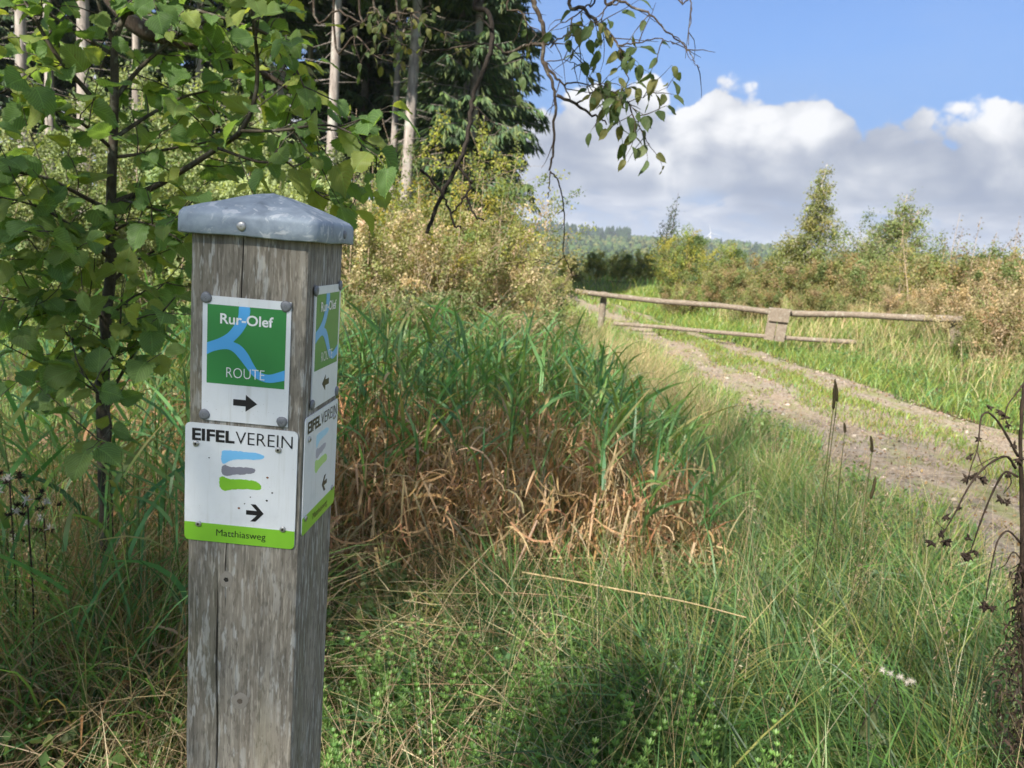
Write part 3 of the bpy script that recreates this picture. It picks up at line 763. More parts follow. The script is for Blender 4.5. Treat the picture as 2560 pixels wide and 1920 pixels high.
# ------------------------------------------------------------------ broad leaves and woody branches
def leaf_mesh(name, mat, length, width, serr=.06, fold=.25, droop=.25, tip=.12, seed=0):
    """one leaf lying along +x from its stalk, upper side +z, midrib folded, edge toothed"""
    r = np.random.default_rng(seed); n = 14; V = []; A = []
    us = np.linspace(0, 1, n); w = np.sin(np.pi * us ** .74) ** .60; w[0] = .15; w[-1] = 0.0; w[-2] = max(w[-2] * .6, .14)
    st = length * .16
    tw = r.normal(0, .4); cur = r.normal(0, .14)
    for i, u in enumerate(us):
        x = st + u * length * (1 if i < n - 1 else 1 + tip); z = -droop * length * u * u + .015 * length * math.sin(u * 9 + seed)
        for k in (-1, -.5, 0, .5, 1):
            ww = w[i] * width / 2 * k * (1 + (serr * (1 if i % 2 else -1) if abs(k) == 1 else 0))
            zz = z + fold * abs(ww) - .35 * fold * abs(ww) ** 2 / (width / 2) + .07 * width * math.sin(u * 8 + k * 3 + seed) * (abs(k) > .4)
            V.append((x, ww + cur * length * u * u, zz + tw * ww * u)); A.append((u, k * max(w[i], .02), r.random() * 0))
    Fc = []
    for i in range(n - 1):
        for k in range(4): a = i * 5 + k; Fc += [(a, a + 5, a + 6), (a, a + 6, a + 1)]
    rv = r.random(); A = [(a[0], a[1], rv) for a in A]
    V2, F2 = tube(np.array([(0, 0, 0), (st * .5, 0, .01 * length), (st * 1.02, 0, 0)]), .0011, 4, False)
    k0 = len(V); V = np.vstack([V, V2]); Fc = np.vstack([Fc, F2 + k0]); A = np.vstack([A, np.tile((.5, 0, rv), (len(V2), 1))])
    return V, Fc, A
def frame_mats(P, T, N):
    X = T / np.linalg.norm(T, axis=1, keepdims=True); Y = np.cross(N, X); Y /= np.linalg.norm(Y, axis=1, keepdims=True); Z = np.cross(X, Y)
    return X, Y, Z
def put_leaves(parent, origin, spots, variants, mat, limit, name='leaf'):
    """spots: (position, direction, normal, size); the largest in view as single parts, the rest joined"""
    spots = list(spots)
    def score(s):
        d = np.asarray(s[0]) - CAM; dep = d @ fw
        if dep < .2: return -1
        x = 1280 + F_PX * (d @ rt) / dep; y = 960 - F_PX * (d @ up_) / dep
        inside = (-60 < x < 2620) and (-60 < y < 1980)
        return (1.0 if inside else .0) * s[3] / dep + (1e-4 / dep)
    order = sorted(range(len(spots)), key=lambda i: -score(spots[i]))
    meshes = []
    for V, Fc, A in variants: meshes.append(M().add(V, Fc, a=A).mesh(name, mat, smooth=True, aux=True, col=False))
    rest = M(); nrest = 0
    for rank, i in enumerate(order):
        P, T, N, s = spots[i]; X, Y, Z = frame_mats(np.array([P]), np.array([T], float), np.array([N], float)); Rm = np.stack([X[0], Y[0], Z[0]], 1)
        vi = random.randrange(len(variants))
        if rank < limit and score(spots[i]) > 1e-3:
            o = obj(name, meshes[vi], parent)
            o.matrix_local = Matrix([[*(Rm[k] * s), float(P[k] - origin[k])] for k in range(3)] + [[0, 0, 0, 1]])
        else:
            V, Fc, A = variants[vi]; a = np.array(A); a[:, 2] = random.random()
            rest.add((np.asarray(V) * s) @ Rm.T + (np.asarray(P) - origin), Fc, a=a); nrest += 1
    if nrest: rest.build('foliage', mat, parent, smooth=True, aux=True, col=False, kind='stuff')
def twigs_from(poly, n, lrange, rr, t0=.1, updir=.15, spread=1.0, down=0.0):
    """side twigs off a branch polyline"""
    out = []; p = np.asarray(poly); m = len(p)
    for i in range(n):
        t = t0 + (1 - t0) * (i + rr.random()) / n; k = min(int(t * (m - 1)), m - 2); b = p[k] + (p[k + 1] - p[k]) * (t * (m - 1) - k)
        tan = unit(p[k + 1] - p[k]); side = unit(np.cross(tan, rr.normal(size=3)))
        d = unit(tan * .55 + side * spread + np.array([0, 0, updir - down])); L = rr.uniform(*lrange) * (1.1 - .45 * t)
        q = [b]; dd = d.copy()
        for s in range(4): dd = unit(dd + rr.normal(0, .16, 3) + np.array([0, 0, -.05 - down * .15])); q.append(q[-1] + dd * L / 4)
        out.append(np.array(q))
    return out
def leaves_on(poly, step, size, rr, face_cam=.5, droop=.35, start=.15):
    """alternate leaves along a twig; broad sides mostly to the light, some hanging"""
    out = []; p = np.asarray(poly); seg = np.linalg.norm(np.diff(p, axis=0), axis=1); L = seg.sum(); n = max(2, int(L / step)); cum = np.concatenate([[0], np.cumsum(seg)])
    for i in range(n + 1):
        s = L * (start + (1 - start) * i / n); k = min(np.searchsorted(cum, s, 'right') - 1, len(p) - 2); b = p[k] + (p[k + 1] - p[k]) * ((s - cum[k]) / (seg[k] + 1e-9))
        tan = unit(p[k + 1] - p[k]); sd = unit(np.cross(tan, np.array([0, 0, 1.0])) + rr.normal(0, .25, 3)) * (1 if i % 2 else -1)
        d = unit(tan * (.5 if i < n else 1.2) + sd * (.9 if i < n else .1) + np.array([0, 0, -droop * rr.uniform(.2, 1.6)]) + rr.normal(0, .2, 3))
        nrm = unit(np.array([0, 0, 1.0]) + rr.normal(0, .42, 3) + np.array([0, -1, 0]) * face_cam * rr.uniform(0, 1.7))
        out.append((b, d, nrm, rr.uniform(*size)))
    return out

def build_hazel():
    rr = np.random.default_rng(5)
    Y0 = 2.35; base = at(236, 830, Y0); base = np.array([base[0], base[1], float(height(base[0], base[1]))])
    h = empty('hazel_shrub', base, 'young hazel tree with dark slender trunk and round green leaves behind the post', 'tree')
    tr = [tuple(base - (0, 0, .05)), at(222, 840, Y0), at(236, 770, Y0), at(228, 690, Y0), at(239, 600, Y0), at(240, 480, Y0), at(241, 400, Y0), at(245, 300, Y0), at(248, 180, Y0), at(248, 95, Y0), at(266, 40, Y0 + .03), at(300, -40, Y0 + .05), at(330, -300, Y0 + .1), at(350, -650, Y0 + .25)]
    tp = spline(tr, 4); V, Fc = tube(tp, np.interp(np.linspace(0, 1, len(tp)), [0, .3, .6, 1], [.022, .0165, .0125, .003]), 9)
    M().add(V - base, Fc).build('trunk', 'hazel_bark', h, smooth=True, col=False)
    br = [([(248, 95), (225, 40), (205, -30), (180, -200)], (2.35, 2.3), .009, 8),
          ([(241, 440), (330, 405), (400, 365), (470, 320), (520, 283), (550, 215), (556, 130), (548, 60), (545, -20), (520, -140)], (2.35, 2.05), .010, 19),
          ([(520, 283), (600, 282), (700, 270), (760, 288), (815, 320)], (2.1, 1.95), .005, 9),
          ([(245, 300), (320, 250), (390, 212), (450, 195), (520, 170)], (2.35, 2.5), .007, 11),
          ([(243, 275), (190, 200), (130, 130), (80, 50), (40, -20), (-40, -120)], (2.35, 2.2), .009, 13),
          ([(241, 320), (170, 262), (90, 230), (10, 190)], (2.35, 2.15), .006, 10),
          ([(240, 455), (190, 430), (100, 385), (0, 365), (-90, 330)], (2.35, 1.95), .008, 13),
          ([(248, 120), (180, 80), (90, 20), (40, 0), (-40, -60)], (2.35, 2.45), .007, 10),
          ([(245, 340), (320, 330), (420, 312), (520, 300), (640, 330)], (2.35, 2.6), .006, 13),
          ([(238, 560), (170, 500), (90, 450), (-20, 420)], (2.35, 1.9), .006, 11),
          ([(239, 610), (300, 560), (360, 530), (420, 500)], (2.35, 2.5), .006, 9),
          ([(238, 600), (180, 575), (110, 560), (20, 560)], (2.35, 2.0), .005, 9),
          ([(230, 690), (290, 640), (340, 625), (400, 560)], (2.35, 2.6), .005, 6),
          ([(228, 690), (160, 650), (80, 640), (0, 650)], (2.35, 2.05), .005, 8),
          ([(243, 220), (300, 150), (370, 90), (450, 40), (520, -40)], (2.35, 2.6), .008, 14),
          ([(270, 30), (370, 10), (450, 30), (540, 60), (610, 110), (650, 190)], (2.4, 2.4), .007, 12),
          ([(548, 60), (600, 90), (640, 150), (670, 230), (690, 330)], (2.1, 2.1), .005, 9),
          ([(470, 320), (560, 350), (620, 350), (690, 420), (760, 450)], (2.15, 2.3), .005, 9),
          ([(258, 430), (330, 450), (380, 470), (420, 430)], (2.35, 2.1), .005, 6),
          ([(236, 850), (190, 770), (120, 700), (40, 650), (-30, 640)], (2.35, 2.1), .006, 8),
          ([(238, 850), (285, 770), (330, 700), (380, 640)], (2.35, 2.2), .006, 6),
          ([(232, 860), (150, 810), (80, 780), (0, 740)], (2.35, 2.05), .005, 5),
          ([(240, 520), (180, 510), (110, 500), (30, 500)], (2.35, 1.95), .005, 7),
          ([(240, 500), (290, 480), (340, 490), (390, 520)], (2.35, 2.15), .005, 9),
          ([(236, 860), (215, 780), (250, 720), (290, 690)], (2.3, 2.05), .004, 9),
          ([(228, 1000), (240, 920), (215, 850), (170, 800)], (2.15, 2.0), .004, 9)]
    spots = []
    wood = M()
    for pts, (ya, yb), r, nt in br:
        q = [at(x, y, ya + (yb - ya) * i / (len(pts) - 1) + (rr.normal(0, .02) if i else 0)) for i, (x, y) in enumerate(pts)]
        q = spline(q, 5); V, Fc = tube(q, np.linspace(r, r * .3, len(q)), 6)
        M().add(V - base, Fc).build('branch', 'hazel_bark', h, smooth=True, col=False)
        spots += leaves_on(q, .10, (.75, 1.15), rr, start=.35)
        for tw in twigs_from(q, max(3, int(nt * .8)), (.12, .30), rr):
            V, Fc = tube(tw, np.linspace(.0022, .001, len(tw)), 4, False); wood.add(V - base, Fc)
            spots += leaves_on(tw, .056, (.5, 1.2), rr)
    for t in (.80, .86, .92, .97):                                     # crown above the picture
        for k in range(4):
            tw = twigs_from(tp[int(t * len(tp)):], 3, (.3, .6), rr)
            for q in tw:
                V, Fc = tube(q, np.linspace(.004, .0015, len(q)), 4, False); wood.add(V - base, Fc); spots += leaves_on(q, .06, (.7, 1.2), rr)
    wood.build('twig_tangle', 'hazel_bark', h, col=False, kind='stuff')
    var = [leaf_mesh('leaf', 'hazel_leaf', .072, .064 + .003 * (k % 3), .08, .15 + .13 * (k % 4), .05 + .14 * (k % 5), .05, k) for k in range(12)]
    print('hazel leaves', len(spots))
    put_leaves(h, base, spots, var, 'hazel_leaf', 300)
build_hazel()

def build_overhang():
    """the big tree behind the camera whose limbs hang into the picture and whose crown shades the foreground"""
    rr = np.random.default_rng(8)
    base = np.array([-4.3, -3.5, float(height(-4.3, -3.5))])
    o = empty('overhanging_tree', base, 'tree whose dark bare twigs and few grey-green leaves hang in from above', 'tree')
    D = 3.0
    tip = at(*z5(1190, -60), D)
    tp = spline([base - (0, 0, .1), base + (.1, .05, 2), base + (.0, .2, 4), base + (.3, .3, 6.2), base + (.5, .6, 9)], 5)
    V, Fc = tube(tp, np.linspace(.20, .05, len(tp)), 10); M().add(V - base, Fc).build('trunk', 'twig_bark', o, smooth=True, col=False)
    limb = [base + (.0, .2, 4.2), np.array([-2.3, -1.2, 5.2]), np.array([-.9, 1.2, 4.9]), np.array([.1, 2.7, 3.9]), np.array([.28, 2.9, 3.1]), tip]
    spots = []
    def branch(pts, r, leaf=0, step=.06, size=(.6, 1.1), name='branch', twn=0, twl=(.08, .22), start=.2, mat='twig_bark'):
        q = spline(pts, 5); q = q + np.vstack([np.zeros(3), rr.normal(0, .0022, (len(q) - 1, 3))])
        r = (r[0] * (.75 if name != 'limb' else 1), r[1] * .75); V, Fc = tube(q, np.interp(np.linspace(0, 1, len(q)), [0, 1], r), 6); M().add(V - base, Fc).build(name, mat, o, smooth=True, col=False)
        for tw in (twigs_from(q, twn, twl, rr, start, -.1) if twn else []):
            V, Fc = tube(tw, np.linspace(.0022, .0008, len(tw)), 4, False); wood.add(V - base, Fc)
            if rr.random() < leaf * .8: spots.extend(leaves_on(tw, step, size, rr, .8, 1.0))
        return q
    wood = M()
    branch(limb, (.09, .020), name='limb')
    fork = np.array([.28, 2.9, 3.1])
    z = lambda L, d0=3.0, d1=None: [at(*z5(x, y), d0 + ((d1 if d1 is not None else d0) - d0) * i / max(1, len(L) - 1)) for i, (x, y) in enumerate(L)]
    branch([tip] + z([(1215, 30), (1255, 120), (1265, 200), (1262, 340), (1300, 420), (1327, 520), (1325, 700), (1310, 850), (1300, 935)]), (.013, .0050), twn=3, leaf=0)
    branch(z([(1300, 935), (1345, 990), (1372, 1110), (1382, 1200), (1375, 1380), (1395, 1440), (1420, 1500), (1465, 1520)]), (.0048, .0015), twn=4, twl=(.02, .05))
    branch(z([(1300, 935), (1295, 1010), (1290, 1085)]), (.004, .002))
    branch(z([(1375, 1400), (1320, 1442), (1250, 1420), (1170, 1425), (1080, 1460)]), (.003, .0012), twn=2, twl=(.03, .1))
    branch(z([(1262, 245), (1200, 240), (1130, 265), (1060, 290), (980, 240), (880, 245), (780, 255), (700, 285)], 3.0, 3.5), (.011, .003), twn=7, leaf=.15, twl=(.1, .3))
    branch(z([(1245, 240), (1320, 236), (1405, 240)]), (.006, .002), twn=2, leaf=1)
    branch(z([(1262, 340), (1330, 420), (1375, 465), (1412, 542)]), (.009, .003), twn=2)
    branch(z([(1375, 465), (1420, 450), (1520, 460), (1600, 455), (1700, 470)], 3.0, 2.9), (.005, .0015), twn=5, leaf=.9, start=.4)
    branch(z([(1335, 520), (1440, 570), (1520, 620), (1580, 650), (1612, 684)]), (.009, .003), twn=1)
    branch(z([(1440, 572), (1500, 530), (1560, 490), (1640, 500), (1720, 550), (1790, 640)], 3.0, 2.85), (.005, .0014), twn=11, leaf=1, start=.25)
    branch(z([(1560, 492), (1650, 560), (1760, 545), (1860, 505), (1940, 482)], 2.95), (.003, .0012), twn=5, leaf=.8, start=.1)
    branch(z([(1720, 550), (1760, 640), (1800, 700), (1840, 790)], 2.9), (.003, .0012), twn=6, leaf=1, start=.1)
    branch([fork] + z([(1420, -60), (1480, 40), (1560, 130), (1620, 170), (1670, 250), (1690, 330), (1730, 430)], 3.0, 2.9), (.012, .0025), twn=12, leaf=.7, start=.35)
    branch([fork] + z([(1600, -60), (1670, 0), (1760, 40), (1850, 80), (1920, 160), (1990, 210), (2050, 270), (2080, 330), (2120, 370)], 3.0, 2.8), (.008, .0016), twn=5, leaf=.35, start=.25)
    branch([fork] + z([(1980, -80), (2060, 0), (2065, 100), (2050, 250)], 2.9, 2.8), (.005, .0015), twn=3)
    branch(z([(1670, 248), (1780, 230), (1890, 210), (1960, 225), (2040, 240)], 2.92, 2.82), (.004, .0016), twn=4, leaf=.4)
    branch(z([(1300, 262), (1340, 215), (1400, 195), (1450, 200), (1455, 245), (1430, 300), (1500, 360), (1540, 395)]), (.0042, .0022), twn=2)
    branch(z([(1280, 335), (1380, 330), (1460, 360), (1540, 440)]), (.003, .0013), twn=3, leaf=.6)
    branch([fork] + z([(1560, -60), (1500, 30), (1400, 110), (1330, 140)], 3.1), (.007, .002), twn=6, leaf=.6, start=.4)
    branch([fork] + z([(1100, -60), (1140, 60), (1190, 150), (1230, 190)], 3.0), (.006, .002), twn=6, leaf=.6, start=.35)
    branch([fork] + z([(1700, -80), (1620, 20), (1560, 110), (1480, 170)], 2.9), (.005, .002), twn=6, leaf=.7, start=.45)
    # the dead hanging branch
    dl = z([(940, -60), (960, 60), (985, 160), (970, 290), (930, 400), (888, 490), (870, 570), (855, 700), (835, 810), (795, 900), (710, 1060), (660, 1180), (626, 1276)], 3.1, 2.9)
    branch([fork] + dl, (.014, .0095), name='dead_branch', mat='shaded_dead_wood')
    branch(z([(795, 903), (850, 980), (872, 1000), (835, 1075), (790, 1130), (762, 1170)], 2.95), (.008, .0045), name='dead_branch', mat='shaded_dead_wood')
    branch(z([(590, 925), (640, 970), (710, 1060), (750, 1150), (775, 1230), (812, 1242)], 2.93), (.0075, .005), name='dead_branch', mat='shaded_dead_wood')
    branch(z([(842, 1062), (880, 1170), (940, 1202)], 2.95), (.007, .004), name='dead_branch', mat='shaded_dead_wood')
    branch(z([(870, 562), (930, 620), (1000, 680), (1035, 690), (1022, 745)], 3.0), (.005, .0015), name='dead_branch', mat='shaded_dead_wood', twn=3)
    branch(z([(985, 160), (930, 100), (910, 92)], 3.05), (.006, .003), name='dead_branch', mat='shaded_dead_wood')
    # thick dark limb across the upper left
    branch([base + (.1, .25, 4.8), np.array([-2.9, -.6, 4.7]), np.array([-2.6, 1.6, 4.0]), at(170, -120, 3.1), at(240, -10, 3.0), at(300, 58, 2.95), at(380, 85, 2.95), at(450, 100, 2.95), at(520, 128, 2.95), at(575, 160, 2.95), at(650, 205, 3.0)], (.06, .008), name='limb', twn=9, leaf=.8, start=.6, twl=(.15, .35))
    # sprays with yellowing leaves, upper middle
    for L in ([(0, -80), (150, 60), (300, 140), (420, 215), (520, 250)], [(250, -80), (340, 40), (420, 120), (540, 160)], [(450, -70), (520, 40), (600, 120), (700, 170), (800, 190)], [(120, 100), (240, 190), (330, 290), (400, 330)], [(330, -60), (460, 60), (560, 70), (650, 30)]):
        branch([np.array([-.8, 3.2, 4.4])] + z(L, 4.0, 3.7), (.010, .002), twn=8, leaf=.6, start=.4, twl=(.12, .28), size=(.55, .9))
    # crown above and behind the camera
    for k in range(34):
        t = .35 + .65 * k / 34; i = int(t * (len(tp) - 1)); a = k * 2.4 + rr.normal(0, .3); L = 3.6 * (1.15 - .6 * t) * rr.uniform(.75, 1.2)
        d = np.array([math.cos(a), math.sin(a), .35]); q = [tp[i]]
        for s in range(5): d = unit(d + rr.normal(0, .14, 3)); q.append(q[-1] + d * L / 5)
        q = branch(q, (.04, .008))
        for tw in twigs_from(q, 12, (.5, 1.1), rr, .2):
            V, Fc = tube(tw, np.linspace(.006, .002, len(tw)), 4, False); wood.add(V - base, Fc)
            crown_pts.append(tw)
    wood.build('twig_tangle', 'twig_bark', o, col=False, kind='stuff')
    var = [leaf_mesh('leaf', 'willow_leaf', .058, .030 + .004 * (k % 3), .02, .3, .15 + .1 * k, .08, 30 + k) for k in range(6)]
    print('overhang leaves', len(spots))
    put_leaves(o, base, spots, var, 'willow_leaf', 300)
    n = 19000; P = rr.normal(size=(n, 3)); P /= np.linalg.norm(P, axis=1, keepdims=True); P *= rr.random((n, 1)) ** (1 / 3)      # leaves spread through the crown
    P = P * np.array([4.6, 4.4, 2.6]) + base + np.array([1.0, -.3, 7.0]); P += .25 * np.sin(P[:, [1, 2, 0]] * 2.1)
    for cnt, sd, tgt in ((300, (.12, .12, .26), (-.27, .82, 1.2)), (2400, (.62, .75, .45), (-1.75, 2.3, .45))):      # unseen leaf clumps added on the sun line to shade post and left ground
        k = rr.normal(size=(cnt, 3)) * np.array(sd) + np.array(tgt) + SUNV * 7.6 + rr.uniform(-.9, .9, (cnt, 1)) * SUNV; P = np.vstack([P, k])
    dd = P - CAM; dep = dd @ fw; xx = np.abs(dd @ rt / dep * F_PX); yy = (dd @ up_) / dep * F_PX
    P = P[~((dep > 0) & (xx < 1700) & (yy < 1350))]
    V, Fc, c = chips(P, rr.uniform(.06, .10, len(P)), .62, palette(len(P), [(.05, .10, .025), (.08, .12, .03)]), .5)
    M().add(V - base, Fc, c).build('crown', 'foliage', o, kind='stuff')
crown_pts = []
build_overhang()

# ------------------------------------------------------------------ spruces
def spruce_proto(name, H, z0, Lmax, seed, dead_from, label, loc):
    rr = np.random.default_rng(seed); o = empty(name, loc, label, 'tree', 'spruces at the edge of the wood')
    tp = np.array([(0, 0, -.3), (.03, .02, H * .3), (.0, .05, H * .65), (.02, 0, H)]); q = spline(tp, 7)
    V, Fc = tube(q, np.linspace(.215, .02, len(q)) * (1 + rr.normal(0, .02, len(q))), 10); M().add(V, Fc).build('trunk', 'spruce_bark', o, smooth=True, col=False)
    m = M(); bw = M(); z = z0; P0 = []; P1 = []; BP = []; BT = []
    while z < H - .3:
        u = (z - z0) / (H - z0); L = Lmax * (1 - u) ** .8 * (.55 + .45 * min(1, u * 6 + .2)) + .15
        nb = 6
        for k in range(nb):
            a = rr.uniform(0, 2 * math.pi); l = L * rr.uniform(.6, 1.1); e = -.12 + .5 * u + rr.normal(0, .14)
            d = np.array([math.cos(a), math.sin(a), e]); p = np.array([0, 0, z + rr.uniform(-.3, .3)]); pts = [p]
            for s in range(5): pts.append(pts[-1] + unit(d + np.array([0, 0, -.10 * s + .02 * s * s])) * l / 5)
            pts = np.array(pts); P0 += list(pts[:-1]); P1 += list(pts[1:])
            ns = int(9 + l * 24)
            t = rr.uniform(.12, 1, ns) * 4.999; i = t.astype(int); b = pts[i] + (pts[i + 1] - pts[i]) * (t - i)[:, None]
            side = np.array([-math.sin(a), math.cos(a), 0]) * np.where(rr.random(ns) < .5, 1, -1)[:, None]
            dr = np.array([math.cos(a), math.sin(a), 0]) * .8 + side * rr.uniform(.2, 1.1, (ns, 1)) + np.array([0, 0, -1]) * rr.uniform(.3, 2.4, (ns, 1))
            BP.append(b); BT.append(dr / np.linalg.norm(dr, axis=1, keepdims=True) * rr.uniform(.26, .58, (ns, 1)) * (1 - .4 * u))
        z += .27
    P0 = np.array(P0); P1 = np.array(P1)
    V, Fc = prisms(P0, P1, .014, .010); bw.add(V, Fc)
    B = np.concatenate(BP); T = np.concatenate(BT); n = len(B); c = palette(n, [(.07, .12, .055), (.09, .14, .058), (.115, .155, .06), (.06, .10, .055)], .2)
    for ww, ang in ((.048, 0.0), (.040, 1.3)):
        s = np.cross(T, np.array([0, 0, 1.0])); s /= np.linalg.norm(s, axis=1, keepdims=True); nn = np.cross(T, s); nn /= np.linalg.norm(nn, axis=1, keepdims=True)
        sd = (math.cos(ang) * s + math.sin(ang) * nn) * ww
        V = np.stack([B, B + T * .45 + sd, B + T, B + T * .45 - sd], 1).reshape(-1, 3)
        m.add(V, (np.arange(n)[:, None, None] * 4 + np.array([(0, 1, 2), (0, 2, 3)])).reshape(-1, 3), np.repeat(c, 4, 0))
    m.build('crown', 'needle', o, kind='stuff')
    if dead_from is not None:
        nd = int((z0 - dead_from) * 9); zz = rr.uniform(dead_from, z0 + 1, nd); a = rr.uniform(0, 6.28, nd); l = rr.uniform(.2, 1.3, nd)
        A = np.stack([0 * a, 0 * a, zz], 1); B2 = A + np.stack([np.cos(a), np.sin(a), rr.uniform(-.5, .05, nd)], 1) * l[:, None]; V, Fc = prisms(A, B2, .011, .004); bw.add(V, Fc)
    bw.build('branchwork', 'spruce_bark', o, col=False, kind='stuff')
    return o
def build_spruces():
    G = 'spruces at the edge of the wood'
    def loc(px, Y): p = at(px, 420, Y); return (p[0], p[1], float(height(p[0], p[1])) - .05)
    tall = spruce_proto('spruce_tree', 24, 9.5, 2.8, 1, 1.5, 'tall spruce with thick pale bare trunk above the hedge', loc(876, 24))
    low = spruce_proto('spruce_tree', 20, 1.2, 2.5, 2, None, 'dense dark spruce with branches to the ground closing the wood beside the sky', loc(1008, 25))
    mid = spruce_proto('spruce_tree', 23, 4.5, 2.9, 3, .8, 'spruce with dark green boughs standing behind the two thin trunks', loc(960, 30))
    fronts = [(711, 22, .82, 'slender pale spruce trunk rising behind the post cap'), (846, 25, .62, 'thin spruce trunk just left of the thick pale one'), (974, 26, .62, 'left one of two close thin spruce trunks'), (992, 26.5, .58, 'right one of two close thin spruce trunks'),
              (52, 20, .8, 'pale spruce trunk at the left edge behind hazel leaves'), (182, 21, .95, 'pale spruce trunk seen through the hazel left of its trunk'), (112, 24, .8, 'brown spruce trunk between the two pale ones at left'), (430, 27, .75, 'spruce trunk half hidden behind the hazel twigs'), (295, 25, .7, 'thin spruce trunk right behind the hazel trunk'), (600, 28, .85, 'spruce trunk in the gap right of the hazel'), (660, 31, .7, 'far thin spruce trunk left of the slender pale one')]
    for i, (px, Y, s, lb) in enumerate(fronts): copy_tree(tall, loc(px, Y), i * 1.3 + .4, (s * 1.0, s * 1.0, .9 + .1 * (i % 3)), lb, G)
    lows = [(1034, 30, .95, 'outermost low-branched spruce against the clouds'), (985, 29, 1.05, 'dark dense spruce right of the two close thin trunks'), (930, 34, 1.1, 'dark spruce between the thick pale trunk and the two thin ones'), (1035, 36, .9, 'dark spruce filling the wood edge behind the outermost one'), (780, 33, 1.05, 'dark spruce in the gap between the slender and the thick pale trunk'), (690, 36, 1.1, 'dark spruce just left of the slender pale trunk'), (850, 38, 1.15, 'dark spruce directly behind the thick pale trunk'), (560, 34, 1.0, 'dark spruce behind the right ends of the hazel twigs'), (450, 37, 1.1, 'dark spruce behind the long rising hazel branch'), (340, 34, 1.0, 'dark spruce behind the hazel right of its trunk'), (220, 36, 1.1, 'dark spruce right behind the hazel trunk'), (90, 33, 1.0, 'dark spruce between the pale trunks at the left'), (-30, 31, 1.05, 'dark spruce at the left picture edge'), (740, 44, 1.2, 'farthest dark spruce seen past the slender pale trunk'), (510, 46, 1.2, 'farthest dark spruce behind the middle of the hazel'), (300, 47, 1.2, 'farthest dark spruce behind the hazel crown'), (130, 46, 1.2, 'farthest dark spruce at the left behind the pale trunks'), (1000, 44, 1.2, 'farthest dark spruce behind the two close thin trunks'), (-160, 30, 1.0, 'dark spruce just beyond the left picture edge')]
    for i, (px, Y, s, lb) in enumerate(lows): copy_tree(low if i % 2 else mid, loc(px, Y), i * 2.1, s, lb, G)
build_spruces()

# ------------------------------------------------------------------ bushes and small trees
def bush_proto(name, label, category, group, loc, H, spread, nst, nleaf, lsize, cols, seed, stemmat='dry_stem', twn=9, tall=.0, aspect=.5, stemr=.008, low=.15, whip=0, w=None):
    rr = np.random.default_rng(seed); o = empty(name, loc, label, category, group)
    tw_all = []; P0 = []; P1 = []; rad = []
    for k in range(nst):
        a = rr.uniform(0, 6.283); b = np.array([math.cos(a), math.sin(a), 0]) * rr.uniform(0, .35) * spread; b[2] = -.1
        d = unit(np.array([math.cos(a) * rr.uniform(0, .8) * spread / H, math.sin(a) * rr.uniform(0, .8) * spread / H, 1.0])); L = H * rr.uniform(.55, 1.05); q = [b]
        for s in range(7): d = unit(d + rr.normal(0, .10, 3) + np.array([0, 0, .04])); q.append(q[-1] + d * L / 7)
        q = np.array(q); P0 += list(q[:-1]); P1 += list(q[1:]); rad += list(np.linspace(stemr, stemr * .35, 7))
        for t in twigs_from(q, twn, (.18 * H, .42 * H), rr, low, .25, .9):
            tw_all.append(t); P0 += list(t[:-1]); P1 += list(t[1:]); rad += list(np.linspace(stemr * .45, stemr * .2, len(t) - 1))
        tw_all.append(q[4:])
    V, Fc = prisms(np.array(P0), np.array(P1), np.array(rad), np.array(rad) * .85); M().add(V, Fc).build('branchwork', stemmat, o, col=False, kind='stuff')
    n = int(nleaf * 1.7); wt = rr.gamma(.8, 1, len(tw_all)) * np.array([np.linalg.norm(q[-1] - q[0]) for q in tw_all]); i = rr.choice(len(tw_all), n, p=wt / wt.sum()); t = rr.random(n) ** .7
    P = np.array([tw_all[a][min(int(u * (len(tw_all[a]) - 1)), len(tw_all[a]) - 2)] * (1 - (u * (len(tw_all[a]) - 1) % 1)) + tw_all[a][min(int(u * (len(tw_all[a]) - 1)) + 1, len(tw_all[a]) - 1)] * (u * (len(tw_all[a]) - 1) % 1) for a, u in zip(i, t)]) + rr.normal(0, lsize * .9, (n, 3))
    P[:, 2] = np.maximum(P[:, 2], .02)
    tint = palette(len(tw_all), cols, .15, w)[i] * (1.12 + rr.normal(0, .12, (n, 1)))
    V, Fc, c = chips(P, rr.uniform(.7, 1.3, n) * lsize, aspect, np.clip(tint, .01, .8), .35); M().add(V, Fc, c).build('foliage', 'foliage', o, kind='stuff')
    return o
GREEN = [(.12, .165, .05), (.155, .195, .06), (.085, .13, .045)]
TANG = [(.32, .265, .16), (.22, .22, .09), (.16, .19, .07), (.37, .31, .20)]
OLIVE = [(.15, .18, .06), (.19, .20, .075), (.12, .155, .055), (.23, .20, .10)]
YELLOW = [(.24, .25, .05), (.19, .22, .05), (.28, .25, .055)]
PALE = [(.21, .26, .12), (.25, .29, .14), (.15, .20, .075)]
def lc(px, Y, py=600): p = at(px, py, Y); return np.array([p[0], p[1], float(height(p[0], p[1]))])
